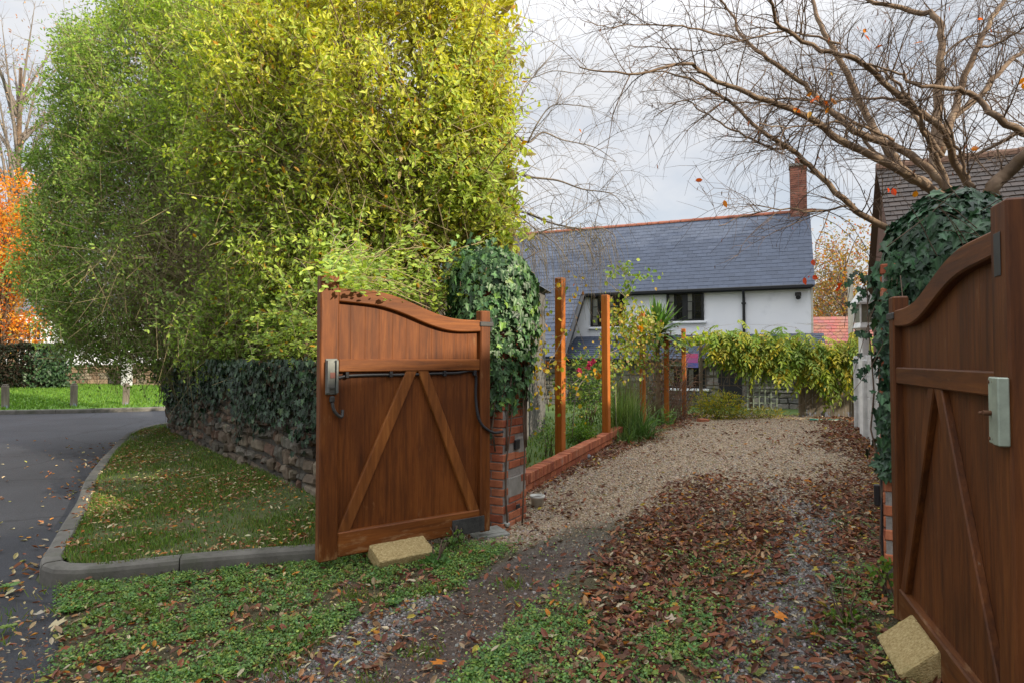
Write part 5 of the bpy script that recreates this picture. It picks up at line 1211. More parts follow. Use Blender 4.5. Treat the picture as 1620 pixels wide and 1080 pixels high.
# wall ivy
n = 9500; s = rng.uniform(.1, wseg[-1] - 1, n); P = []; NN = []; wobs = np.clip(wob(s * 2.5, s * 0 + 3, 2), -.6, 1)
zt = 1.5 - (1.5 - np.clip(.84 + .42 * wob(s * 2.2, s * 0, 1.8), .25, 1.3)) * rng.random(n) ** 1.25
for i in range(n):
    p, t, nn = wall_at(s[i]); o_ = .03 + rng.exponential(.05) + (.16 + .22 * wobs[i]) * max(0, zt[i] - .9); P.append((p[0] + nn[0] * o_, p[1] + nn[1] * o_, zt[i])); NN.append((nn[0], nn[1], .2))
sx = rng.uniform(.2, wseg[-1] - 2, 70); stm = []
for s0 in sx:
    p, t, nn = wall_at(s0); z_ = np.linspace(1.4, rng.uniform(.25, .7), 7); j = np.cumsum(rng.normal(0, .02, 7)); stm.append((np.column_stack([p[0] + nn[0] * .035 + t[0] * j, p[1] + nn[1] * .035 + t[1] * j, z_]), np.linspace(.004, .0015, 7)))
ivy('ivy', P, NN, rng.uniform(.035, .075, n), 'dark trailing ivy hanging over the top of the verge stone wall', stm, org=(-3.4, 7.9, 0), cols=((.020, .042, .018), (.028, .058, .026), (.016, .032, .016), (.050, .085, .035)), p=[.4, .3, .2, .1])

# ------------------------------------------------------------------ branching
def grow(limbs, rg, dens=7.5, l1=(.35, 1.0), l2=(.12, .42), droop=.25, r1=.0058, twig_n=8, up=.25, fine=.0016, plane=None):
    out1, out2, tips = [], [], []
    for pts, rad in limbs:
        seg = np.linalg.norm(np.diff(pts, axis=0), axis=1); Lm = seg.sum(); n = int(Lm * dens); cs = np.concatenate([[0], np.cumsum(seg)])
        for s in rg.uniform(.12 * Lm, Lm, n):
            i = min(np.searchsorted(cs, s) - 1, len(pts) - 2); i = max(i, 0); f = (s - cs[i]) / max(seg[i], 1e-6); b0 = pts[i] + (pts[i + 1] - pts[i]) * f
            t = (pts[i + 1] - pts[i]) / max(seg[i], 1e-6); d = nrm(t * .7 + nrm(rg.normal(0, 1, 3)) * .85 + np.array([0, 0, up])); L = rg.uniform(*l1) * (1.15 - .5 * s / Lm)
            kk = 6; p = [b0]; dd = d
            for q in range(kk): dd = nrm(dd + rg.normal(0, .13, 3) + np.array([0, 0, -droop * (q / kk)])); p.append(p[-1] + dd * L / kk)
            p = np.array(p); R = np.interp(s, cs, rad); out1.append((p, np.linspace(min(r1, R * .6), fine, kk + 1)))
            tips.append(p[-1])
            for q in range(rg.integers(twig_n // 2, twig_n + 1)):
                j = rg.integers(1, kk + 1); b1 = p[j]; t2 = nrm(p[j] - p[j - 1]); d2 = nrm(t2 * .8 + nrm(rg.normal(0, 1, 3)) * .75); L2 = rg.uniform(*l2); m1 = b1 + d2 * L2 * .5 + rg.normal(0, .012, 3); e = m1 + nrm(d2 + np.array([0, 0, -droop]) + rg.normal(0, .25, 3)) * L2 * .55
                out2.append((np.array([b1, m1, e]), np.array([fine * 1.15, fine * .9, fine * .55]))); tips.append(e)
    return out1, out2, np.array(tips)

cherry = empty('cherry_tree', (3.95, 5.75, 0)); tag(cherry, 'bare spreading cherry tree with a few orange leaves over the right gate', 'tree'); CO = np.array([3.95, 5.75, 0])
def crop3(*pts): return [(1080 + x * .3888, y * .3888) for x, y in pts]
LB = [  # (crop points from the base outwards, base depth, tip depth, base radius, tip radius)
    ([(1120, 830), (1050, 800), (880, 690), (640, 570), (480, 460), (300, 390), (170, 340), (0, 260), (-180, 300), (-420, 280)], 5.7, 5.0, .050, .006),
    ([(1130, 820), (1100, 790), (1010, 700), (870, 600), (700, 530), (590, 440), (500, 350), (350, 240), (250, 160), (200, 60), (120, -40)], 5.8, 6.6, .055, .010),
    ([(1000, 1000), (790, 910), (650, 810), (510, 670), (420, 590), (330, 540), (210, 430), (100, 360), (0, 310), (-150, 290)], 5.7, 5.3, .036, .006),
    ([(510, 670), (440, 610), (350, 600), (230, 540), (100, 470), (0, 410), (-120, 480)], 5.5, 6.2, .018, .004),
    ([(1170, 780), (1100, 640), (1050, 520), (930, 430), (830, 350), (700, 240), (560, 200), (400, 110), (360, 0), (330, -90)], 5.6, 4.8, .040, .010),
    ([(1090, 790), (1040, 660), (980, 540), (960, 450), (860, 330), (760, 260)], 5.5, 5.2, .030, .008),
    ([(1020, 700), (1030, 600), (1040, 400), (1050, 250), (1040, 80), (920, 40), (750, 0), (600, -60)], 6.0, 6.6, .060, .016),
    ([(1050, 620), (1090, 500), (1130, 370), (1190, 220), (1250, 90), (1310, 0), (1360, -80)], 6.0, 6.4, .045, .020),
    ([(1050, 560), (1100, 480), (1200, 400), (1300, 280), (1389, 210), (1480, 160)], 6.1, 7.0, .045, .02),
    ([(1440, 560), (1389, 540), (1280, 480), (1200, 400), (1100, 360), (950, 350), (880, 300), (700, 250)], 5.0, 5.1, .040, .006),
    ([(1230, 830), (1250, 790), (1300, 720), (1389, 640), (1500, 560)], 5.2, 4.8, .075, .05),
    ([(1500, 500), (1389, 530), (1280, 590), (1150, 640), (1080, 620)], 5.3, 5.8, .028, .008),
    ([(1000, 760), (900, 700), (800, 560), (740, 450), (650, 270), (560, 100), (530, 0), (500, -80)], 6.5, 7.5, .065, .016),
    ([(250, 165), (150, 145), (0, 110), (-180, 100), (-300, 110), (-420, 85)], 6.4, 6.0, .014, .003),
    ([(1180, 770), (1150, 700), (1100, 560), (1060, 440)], 5.4, 5.2, .022, .008),
    ([(1060, 640), (960, 500), (900, 420), (760, 400), (600, 410), (480, 400)], 5.9, 6.3, .026, .006),
    ([(900, 700), (760, 600), (700, 500), (560, 430), (420, 400), (250, 420), (100, 400), (-100, 430)], 6.4, 7.4, .024, .004),
    ([(640, 180), (500, 140), (380, 130), (200, 180), (60, 210), (-140, 190), (-260, 200)], 5.4, 5.8, .012, .003),
    ([(860, 570), (720, 510), (600, 500), (450, 520), (300, 500)], 5.9, 5.0, .016, .004),
    ([(700, 830), (560, 860), (400, 850), (250, 880), (150, 920)], 5.7, 5.4, .012, .003),
    ([(1200, 200), (1300, 170), (1400, 100), (1500, 40)], 6.2, 5.8, .016, .006), ([(1040, 250), (1140, 160), (1260, 130), (1400, 140)], 6.3, 6.6, .016, .005)]
limbs = []
for pts, d0, d1, r0, r1 in LB:
    q = crop3(*pts); n = len(q)
    pp_ = [W(x, y, d0 + (d1 - d0) * (i / (n - 1)) + (.06 * math.sin(i * 2.1 + d0 * 9))) for i, (x, y) in enumerate(q)]
    c_ = catmull(pp_, 5); c_ = c_ + rng.normal(0, .006, c_.shape); limbs.append((c_, np.linspace(r0, r1, len(c_)) * .86))
tk = catmull([(3.95, 5.75, -.05), (3.98, 5.78, .7), (4.05, 5.85, 1.5), (4.1, 5.9, 2.2), (4.15, 5.95, 2.75)], 5)
tk2 = catmull([(4.0, 5.6, .3), (4.1, 5.3, 1.2), (4.15, 5.2, 2.0), tuple(W(1565, 310, 5.2))], 5)
tk3 = catmull([(3.95, 5.75, .4), (3.85, 5.75, 1.3), (3.8, 5.75, 2.0), tuple(W(1500, 318, 5.72))], 5)
tubes('trunk', [(tk - CO, np.linspace(.17, .10, len(tk))), (tk2 - CO, np.linspace(.12, .075, len(tk2))), (tk3 - CO, np.linspace(.13, .075, len(tk3)))], M['bark'], cherry, 12)
tubes('limbs', [(a - CO, r) for a, r in limbs], M['bark'], cherry, 8)
b1, b2, tips = grow(limbs, rng, dens=12, twig_n=10, droop=.16, r1=.0062, fine=.0017)
tubes('branches', [(a - CO, r) for a, r in b1], M['twig'], cherry, 4)
tubes('twigs', [(a - CO, r) for a, r in b2], M['twig'], cherry, 3)
lp2 = [W(1365, 47, 5.4), W(1368, 55, 5.4), W(1397, 72, 5.4), W(1318, 120, 5.4), W(1255, 172, 5.3), W(1260, 174, 5.3), W(1297, 157, 5.3), W(1303, 160, 5.3), W(1310, 170, 5.3), W(1315, 155, 5.3), W(1290, 155, 5.3), W(1275, 153, 5.3), W(1282, 176, 5.3), W(1612, 135, 5.3), W(1617, 132, 5.3), W(1536, 236, 5.2), W(1450, 302, 5.0), W(1555, 30, 5.5), W(1444, 70, 5.5),
       W(1408, 301, 5.0), W(1412, 298, 5.0), W(1285, 411, 5.4), W(1281, 437, 5.4), W(1272, 439, 5.4), W(1286, 436, 5.4), W(1325, 449, 5.4), W(1330, 452, 5.4), W(1112, 285, 5.3), W(916, 206, 5.3), W(1145, 317, 5.3)]
lp2 = np.array(lp2); n = len(lp2); cc = pick([(.60, .20, .015), (.52, .26, .02), (.62, .12, .02)], n, rng); cc[19:27] = (.60, .07, .02)
scatter('leaves', LEAF, lp2 - CO, rdir(n, rng) + np.array([0, 0, -.7]), rng.normal(0, 1, (n, 3)) + np.array([0, -1, 0]), rng.uniform(.05, .085, n), cc, M['leaf'], cherry, width=rng.uniform(.07, .10, n))
dl = tips[rng.choice(len(tips), 260, replace=False)]; n = len(dl)
scatter('leaves', LEAF_LONG, dl - CO, np.tile([0, 0, -1.], (n, 1)) + rng.normal(0, .25, (n, 3)), rng.normal(0, 1, (n, 3)), rng.uniform(.03, .06, n), pick([(.08, .05, .035), (.14, .07, .04), (.30, .10, .04)], n, rng, p=[.6, .25, .15]), M['leaf'], cherry)

# bare arching shrub behind the hedge's right end
ws = empty('bare_shrub', (-.35, 8.3, 0)); tag(ws, 'leafless arching shrub between hedge and white house', 'shrub'); WO = np.array([-.35, 8.3, 0])
def c2(*pts): return [(540 + x * .3888, y * .3888) for x, y in pts]
wl = []
for pts, d0, d1, r0, r1 in [
    ([(560, 560), (680, 545), (760, 580), (820, 540), (900, 570), (1030, 600), (1120, 660)], 8.2, 8.6, .020, .003),
    ([(760, 580), (800, 500), (860, 430), (960, 430), (1040, 440)], 8.2, 7.9, .012, .003),
    ([(520, 680), (660, 690), (760, 720), (880, 735), (980, 770), (1100, 790), (1160, 850)], 8.3, 8.6, .022, .003),
    ([(560, 830), (680, 850), (760, 870), (830, 900), (900, 920), (1000, 935), (1060, 930), (1110, 960), (1115, 1010)], 8.1, 7.8, .018, .003),
    ([(560, 900), (650, 940), (760, 960), (860, 930), (960, 940), (1010, 1010), (1030, 1075)], 8.0, 7.7, .014, .003),
    ([(880, 920), (960, 870), (1060, 810), (1190, 740)], 7.9, 8.2, .006, .002),
    ([(640, 640), (720, 420), (790, 300), (850, 230), (880, 180)], 8.4, 8.8, .010, .003),
    ([(600, 760), (700, 800), (720, 870), (800, 940), (880, 1000), (930, 1080), (960, 1180)], 7.9, 7.4, .012, .002),
    ([(650, 180), (720, 120), (760, 30), (780, -60)], 8.5, 8.8, .008, .003), ([(640, 300), (760, 320), (860, 290), (960, 300), (1060, 310), (1120, 360)], 8.5, 8.2, .008, .002),
    ([(1115, 660), (1020, 620), (1110, 550), (1180, 520), (1240, 500)], 8.5, 8.0, .004, .002)]:
    q = c2(*pts); n = len(q); wl.append((catmull([W(x, y, d0 + (d1 - d0) * i / (n - 1)) for i, (x, y) in enumerate(q)], 5), None))
    wl[-1] = (wl[-1][0], np.linspace(r0, r1, len(wl[-1][0])))
tkk = [(catmull([(-.35, 8.3, -.05), (-.5, 8.25, 1.2), (-.6, 8.2, 2.4), tuple(W(760, 240, 8.2))], 5), np.linspace(.06, .022, 16)), (catmull([(-.35, 8.3, .3), (-.3, 8.2, 1.5), tuple(W(755, 300, 8.2))], 5), np.linspace(.05, .02, 11)), (catmull([(-.35, 8.3, .2), (-.4, 8.1, 1.4), tuple(W(758, 345, 8.1))], 5), np.linspace(.04, .018, 11))]
tubes('stems', [(a - WO, r) for a, r in tkk + wl], M['twig_grey'], ws, 6)
b1, b2, t_ = grow(wl, rng, dens=9, l1=(.4, 1.1), l2=(.15, .5), droop=.55, r1=.005, twig_n=6, up=.3, fine=.0018)
tubes('branches', [(a - WO, r) for a, r in b1], M['twig_grey'], ws, 4); tubes('twigs', [(a - WO, r) for a, r in b2], M['twig_grey'], ws, 3)
wd = []
for _ in range(120):       # weeping ends over the pillar
    s0 = W(rng.uniform(800, 955), rng.uniform(355, 385), rng.uniform(7.4, 8.1)); dx = rng.uniform(-.1, .35); L = rng.uniform(.4, 1.0)
    wd.append((catmull([s0, s0 + Vector((dx * .6, -.05, .02)), s0 + Vector((dx * 1.2, -.1, -L * .45)), s0 + Vector((dx * 1.35, -.12, -L))], 4) - WO, np.linspace(.0028, .0014, 13)))
tubes('weeping_twigs', wd, M['twig_tan'], ws, 3)

# ------------------------------------------------------------------ garden plants along the posts
def sprigs(name, centers, spread, n, tpl, size, cols, mat, parent, org, dirf=None, p=None, widthk=None, rg=rng):
    c = np.asarray(centers); i = rg.integers(0, len(c), n); P = c[i] + rg.normal(0, 1, (n, 3)) * np.asarray(spread)
    D = rdir(n, rg) if dirf is None else nrm(np.asarray(dirf) + rg.normal(0, .5, (n, 3))); S_ = rg.uniform(size[0], size[1], n)
    return scatter(name, tpl, P - np.asarray(org), D, rg.normal(0, .6, (n, 3)) + np.array([0, -.4, .7]), S_, pick(cols, n, rg, p=p), mat, parent, width=None if widthk is None else S_ * widthk)
def along(pts, per=5): return [tuple(v) for v in catmull([W(*q) for q in pts], per)]
YV = [(.50, .36, .03), (.55, .26, .03), (.30, .30, .04), (.16, .24, .04), (.48, .17, .03)]
vine = empty('climbing_vine', (.35, 8.3, 0)); tag(vine, 'yellow leaved climbing vine between ivy pillar and nearest orange post', 'vine'); vo_ = (.35, 8.3, 0)
st = [along([(850, 640, 8.2), (846, 580, 8.2), (858, 520, 8.2), (862, 470, 8.1), (905, 440, 8.4)]), along([(868, 650, 8.4), (862, 590, 8.3), (880, 555, 8.4), (905, 500, 8.6), (912, 450, 8.6)]), along([(850, 600, 8.2), (838, 560, 8.1), (845, 500, 8.1)]), along([(905, 690, 8.6), (912, 620, 8.6), (930, 590, 8.8), (900, 612, 8.7), (890, 625, 8.6)])]
tubes('stems', [(np.array(a) - vo_, np.linspace(.006, .002, len(a))) for a in st], M['twig_grey'], vine, 5)
for _ in range(26): 
    a = np.array(st[rng.integers(0, 3)][rng.integers(2, 9)]); d = nrm(rng.normal(0, 1, 3) + np.array([.3, 0, -.2])); wd.append(None); st.append([tuple(a), tuple(a + d * .2 + [0, 0, .03]), tuple(a + d * .45 + [0, 0, -.06])])
tubes('shoots', [(np.array(a) - vo_, np.linspace(.003, .001, len(a))) for a in st[4:]], M['twig_tan'], vine, 3)
sprigs('leaves', [c for a in st for c in a], (.09, .08, .09), 250, LEAF_ROUND, (.04, .075), YV, M['leaf'], vine, vo_, (0, 0, -.6), p=[.34, .22, .18, .18, .08])
v2 = empty('climbing_vine', (2.1, 12.0, 0)); tag(v2, 'yellow green climbing vine covering the second and third orange posts', 'vine'); vo2 = (2.1, 12.0, 0)
st = [along([(975, 680, 11.6), (972, 600, 11.6), (960, 540, 11.4), (945, 490, 11.4)]), along([(1000, 680, 12.6), (1002, 600, 12.6), (990, 530, 12.4), (975, 490, 12.2)]), along([(1010, 690, 13), (1018, 560, 13), (1012, 510, 13), (990, 470, 12.8), (1000, 440, 12.6), (1030, 432, 12.5)]), along([(990, 470, 12.5), (965, 450, 12), (960, 440, 12), (975, 425, 12.2), (1000, 422, 12.3)]),
      along([(930, 560, 11.2), (915, 520, 11.2), (905, 480, 11)]), along([(960, 560, 11.6), (1000, 540, 12), (1030, 520, 12.6)])]
tubes('stems', [(np.array(a) - vo2, np.linspace(.007, .002, len(a))) for a in st], M['twig_grey'], v2, 5)
cen = [c for a in st for c in a]
cen = [c for a in st[:4] for c in a if c[0] > 1.75]
sprigs('leaves', [c for c in cen if c[2] > 1.35 and c[2] < 2.45], (.20, .2, .2), 1500, LEAF_ROUND, (.05, .09), [(.20, .25, .035), (.33, .33, .05), (.13, .20, .035), (.42, .30, .05), (.26, .17, .07)], M['leaf'], v2, vo2, (0, -.2, -.7), p=[.3, .22, .24, .14, .1])
sprigs('leaves', st[2][-10:] + st[3][-9:], (.08, .08, .07), 130, LEAF_ROUND, (.06, .11), [(.20, .30, .045), (.26, .33, .06), (.14, .22, .04)], M['leaf'], v2, vo2, (0, 0, -.4))
yl = empty('yellow_clematis', (3.0, 14, 0)); tag(yl, 'pale yellow leaf cluster at the top of a far orange post', 'vine'); yo = (3.0, 14.0, 0)
sprigs('leaves', [tuple(W(1022, 508, 13.2)), tuple(W(1030, 513, 13.2))], (.10, .1, .08), 90, LEAF_ROUND, (.08, .13), [(.52, .50, .13), (.40, .44, .10)], M['leaf'], yl, yo, (0, 0, -.5))
sprigs('leaves', [tuple(W(1085, 540, 16.0)), tuple(W(1100, 537, 16.0)), tuple(W(1075, 543, 16.0)), tuple(W(1110, 532, 16.0))], (.13, .12, .09), 170, LEAF_ROUND, (.08, .14), [(.30, .36, .05), (.42, .42, .07), (.20, .30, .05)], M['leaf'], yl, yo, (0, 0, -.4))
tubes('stems', [(catmull([W(1019, 690, 13.35), W(1021, 600, 13.3), W(1022, 510, 13.2)], 5) - yo, np.linspace(.008, .003, 11)), (catmull([W(1087, 660, 16.2), W(1086, 600, 16.1), W(1090, 540, 16)], 5) - yo, np.linspace(.008, .003, 11))], M['twig_grey'], yl, 4)

bt = empty('twiggy_shrub', (3.2, 14.2, 0)); tag(bt, 'tangle of bare brown twigs around the fourth orange post', 'shrub'); bo = np.array([3.2, 14.2, 0])
tl = []
for _ in range(170):
    b0 = np.array(W(rng.uniform(1022, 1085), rng.uniform(590, 665), rng.uniform(14.9, 16.6))); b0[2] = max(b0[2] - rng.uniform(0, .9), .05); L = rng.uniform(.5, 1.5); d = nrm(np.array([rng.normal(0, .45), rng.normal(0, .4), .9]))
    d2 = nrm(d + np.array([rng.normal(0, .8), rng.normal(0, .5), -1.0])); tl.append((catmull([b0, b0 + d * L * .5, b0 + d * L * .85, b0 + d * L * .9 + d2 * .25], 3) - bo, np.linspace(.008, .003, 10)))
tubes('twigs', tl, rough_mat('red_brown_twig', [(.3, (.10, .055, .035)), (.7, (.22, .13, .085))], 10, bump=0), bt, 4)
sprigs('leaves', [tuple(W(x, y, 14.5)) for x, y in ((1040, 560), (1055, 550), (1065, 575), (1045, 600), (1030, 570), (1070, 550))], (.22, .3, .25), 520, LEAF, (.05, .09), [(.12, .15, .04), (.22, .14, .06), (.16, .09, .05)], M['leaf'], bt, bo)
# rose bush, dome shrub, tall grasses
def bush(name, px, py_, d, r, n, size, cols, lab, cat='shrub', flowers=None, tpl=LEAF, p=None, stems=14, z0=None):
    c = np.array(W(px, py_, d)); org = (c[0], c[1], 0); o = empty(name, org); tag(o, lab, cat)
    u = rdir(n) * (rng.random((n, 1)) ** .45) ; u *= (1 + .18 * wob(u[:, 0] * 3 + px, u[:, 2] * 3 + u[:, 1] * 2, 2))[:, None]
    P = c + u * np.array(r); P[:, 2] = np.maximum(P[:, 2], .04)
    scatter('foliage', tpl, P - org, nrm(u + rng.normal(0, .6, (n, 3))), u + rng.normal(0, .5, (n, 3)) + np.array([0, 0, .6]), rng.uniform(size[0], size[1], n), pick(cols, n, rng, p=p), M['leaf'], o)
    st = []
    for k in range(stems):
        e = c + rdir(1)[0] * np.array(r) * .75; e[2] = max(e[2], .2); st.append((catmull([(c[0] + rng.normal(0, .06), c[1] + rng.normal(0, .06), -.02), (c + e) / 2 * np.array([1, 1, .8]), e], 4) - org, np.linspace(.009, .003, 9)))
    tubes('stems', st, M['twig'], o, 4)
    if flowers:
        for nm, pts, col, fs in flowers:
            for q in pts:
                fc = np.array(W(*q)); k = 22; v = rdir(k); f_ = scatter(nm, LEAF_ROUND, fc + v * fs * .25 - org, v, rng.normal(0, 1, (k, 3)), np.full(k, fs), pick([col], k), M['leaf'], o)
    return o
GRN = [(.11, .20, .04), (.15, .25, .055), (.08, .15, .04), (.21, .28, .07)]
bush('rose_bush', 930, 615, 11.6, (.55, .5, .75), 1500, (.05, .09), GRN, 'green rose bush with pink and orange blooms behind the low brick wall', 'rose bush',
     [('bloom', [(934, 574, 11.0), (930, 580, 11.0), (917, 586, 11.0), (938, 571, 11.1)], (.50, .08, .14), .05), ('bloom', [(946, 594, 11.0), (1013, 520, 12.4)], (.65, .30, .03), .06)])
bush('dome_shrub', 917, 686, 10.15, (.28, .26, .22), 1500, (.025, .05), [(.11, .21, .025), (.15, .26, .03), (.07, .14, .02)], 'small bright green domed shrub just behind the low brick wall')
bush('yellow_shrub', 1135, 642, 15.7, (.75, .45, .38), 1700, (.06, .12), [(.34, .32, .035), (.24, .27, .04), (.44, .36, .04), (.13, .18, .04)], 'low yellow green shrub on the far left edge of the gravel', tpl=LEAF_LONG)
bush('yellow_shrub', 1200, 655, 15.9, (.9, .3, .18), 800, (.05, .10), [(.24, .24, .04), (.34, .28, .04), (.12, .15, .04)], 'strip of low yellowing plants at the foot of the trellis', 'plants', tpl=LEAF_LONG, stems=4)
bush('leafy_shrub', 868, 690, 9.6, (.25, .4, .3), 380, (.03, .06), GRN, 'loose weedy growth beside the brick pillar behind the nearest orange post', 'plants', stems=5)
bush('leafy_shrub', 1048, 672, 14.6, (.35, .5, .35), 700, (.05, .09), GRN, 'leafy undergrowth at the foot of the fourth orange post', 'plants', stems=6)
def tuft(name, px, d, n, h, spread, wd, cols, lab, lean=.5, z0=0):
    x, y = W(px, 568, d).xy; o = empty(name, (x, y, 0)); tag(o, lab, 'plant')
    a = rng.uniform(0, 6.28, n); l = rng.random(n) * lean; bl = []
    D = np.stack([np.cos(a) * l, np.sin(a) * l, np.ones(n)], -1); P = np.column_stack([rng.normal(0, spread, n), rng.normal(0, spread, n), np.full(n, z0)]); Nn = np.stack([-np.cos(a), -np.sin(a), l], -1)
    H = rng.uniform(h * .5, h, n); t = np.linspace(0, 1, 5); V = []; 
    D = nrm(D); B = nrm(np.cross(D, Nn))
    for k in t:
        c = P + D * (H * k)[:, None] + np.stack([np.cos(a), np.sin(a), -np.ones(n) * .6], -1) * (H * l * .9 * k * k)[:, None]; w_ = wd * (1 - k ** 2.2) + .001
        V += [c - B * w_ / 2, c + B * w_ / 2]
    V = np.stack(V, 1).reshape(-1, 3); L, S2, T = tile_faces([(2 * k, 2 * k + 1, 2 * k + 3, 2 * k + 2) for k in range(4)], 10, n)
    np_mesh('blades', V, L, S2, T, M['grass'], o, np.repeat(pick(cols, n), 10, axis=0), True); return o
tuft('tall_grass', 982, 12.2, 340, 1.25, .17, .016, [(.17, .25, .06), (.22, .28, .08), (.12, .19, .05)], 'tall fine grassy clump between the second and third orange posts', .45)
tuft('tall_grass', 995, 13.9, 260, 1.5, .15, .012, [(.16, .17, .07), (.20, .15, .07), (.10, .14, .04)], 'tall straw coloured stems in front of the third orange post', .3)
tuft('strap_leaf_plant', 1012, 11.8, 170, .8, .10, .028, [(.10, .18, .045), (.16, .23, .07), (.07, .13, .035)], 'arching strap leaved plant spilling onto the gravel edge', 1.0)
tuft('strap_leaf_plant', 985, 11.3, 130, .45, .15, .02, [(.09, .16, .04), (.14, .20, .06)], 'low arching leaves at the end of the low brick wall', 1.1)
# palm-like cordyline
cx, cy = W(1040, 568, 14.8).xy; cd = empty('cordyline', (cx, cy, 0)); tag(cd, 'spiky green palm like cordyline rising above the posts', 'palm')
tubes('trunk', [(np.array([(0, 0, -.02), (.02, 0, .8), (.0, .02, 1.6), (.01, .0, 2.05)]), np.array([.07, .06, .055, .06]))], M['bark'], cd, 10)
n = 220; a = rng.uniform(0, 6.28, n); el = rng.uniform(-.35, 1.5, n); D = np.stack([np.cos(a) * np.cos(el), np.sin(a) * np.cos(el), np.sin(el)], -1); H = rng.uniform(.6, 1.0, n); Nn = nrm(np.array([0, 0, 1.0]) - D * D[:, 2:3] + 1e-3); B = np.cross(D, Nn); V = []
for k in np.linspace(0, 1, 6):
    c = np.array([0, 0, 2.08]) + D * (H * k)[:, None] + np.array([0, 0, -1]) * (H * .22 * k * k * np.cos(el))[:, None]; w_ = .06 * (.5 + 1.2 * k) * (1 - k ** 3) + .002; V += [c - B * w_ / 2, c + B * w_ / 2]
L, S2, T = tile_faces([(2 * k, 2 * k + 1, 2 * k + 3, 2 * k + 2) for k in range(5)], 12, n)
np_mesh('fronds', np.stack(V, 1).reshape(-1, 3), L, S2, T, M['grass'], cd, np.repeat(pick([(.13, .24, .05), (.19, .31, .08), (.09, .17, .04)], n), 12, axis=0), True)

# wisteria on the trellis
wi = empty('wisteria', (E0.x + 1.8, E0.y - .4, 0)); tag(wi, 'yellowing wisteria draped over the dark trellis at the end of the drive', 'climber'); wo = np.array(wi.location)
ex = np.array([math.cos(ea), math.sin(ea), 0]); ey = np.array([-math.sin(ea), math.cos(ea), 0]); RP, RD = [], []; stw = []
n = 860; t = rng.random(n); xx = .22 + 3.65 * t; topz = 2.0 + .22 * np.sin(xx * 1.7 + .5) + .30 * np.exp(-((xx - 2.2) / .55) ** 2) + .06 * wob(xx * 3, xx, 2); depth = np.interp(xx, [-.3, .5, 1.6, 2.4, 3.0, 3.9], [.45, .6, .85, 1.1, 1.35, .8])
z = topz + rng.normal(0, .07, n) + (rng.random(n) < .06) * rng.uniform(0, .3, n) - depth * rng.random(n) ** 1.25; yy = -.08 - .48 * rng.random(n)
lo_ = (z < topz - .55) & (rng.random(n) < .45); z[lo_] += .4
P = np.array(E0) + ex * xx[:, None] + ey * yy[:, None] + np.array([0, 0, 1]) * z[:, None]
d = nrm(ex * rng.normal(0, .8, (n, 1)) + ey * rng.normal(-.6, .5, (n, 1)) + np.array([0, 0, -.35]) + rng.normal(0, .2, (n, 3)))
QP, QD, QC = [], [], []; cbase = pick([(.30, .34, .05), (.20, .28, .045), (.42, .37, .05), (.13, .21, .04), (.50, .39, .04)], n, rng, p=[.26, .30, .18, .18, .08])
for k in range(7):
    f = k / 6; c = P + d * (.34 * f) + np.array([0, 0, -1]) * (.20 * f * f)
    for sg in ((-1, 1) if k < 6 else (0,)):
        sd = np.cross(d, [0, 0, 1]) * sg + d * .6 + np.array([0, 0, -.5]); QP.append(c); QD.append(sd + rng.normal(0, .15, (n, 3))); QC.append(cbase * rng.uniform(.85, 1.15, (n, 1)))
QP, QD, QC = [np.concatenate(a) for a in (QP, QD, QC)]
scatter('leaves', LEAF_LONG, QP - wo, QD, np.tile([0, -.6, .8], (len(QP), 1)) + rng.normal(0, .3, (len(QP), 3)), rng.uniform(.11, .17, len(QP)), QC, M['leaf'], wi, width=rng.uniform(.16, .24, len(QP)))
for k in range(26):
    x0 = rng.uniform(0, 3.8); p0 = np.array(E0) + ex * x0 + ey * -.1 + np.array([0, 0, rng.uniform(.1, 1.6)]); stw.append((catmull([p0, p0 + ex * rng.normal(0, .3) + np.array([0, 0, .4]), p0 + ex * rng.normal(.2, .5) + ey * -.15 + np.array([0, 0, .8])], 4) - wo, np.linspace(.012, .004, 9)))
for k in range(14):
    x0 = rng.uniform(0, 3.8); p0 = np.array(E0) + ex * x0 + np.array([0, 0, 2.0]); stw.append((catmull([p0, p0 + ex * rng.normal(0, .25) + np.array([0, 0, .3]), p0 + ex * rng.normal(.1, .5) + np.array([0, 0, .42])], 4) - wo, np.linspace(.005, .002, 9)))
tubes('stems', stw, M['twig_grey'], wi, 4)

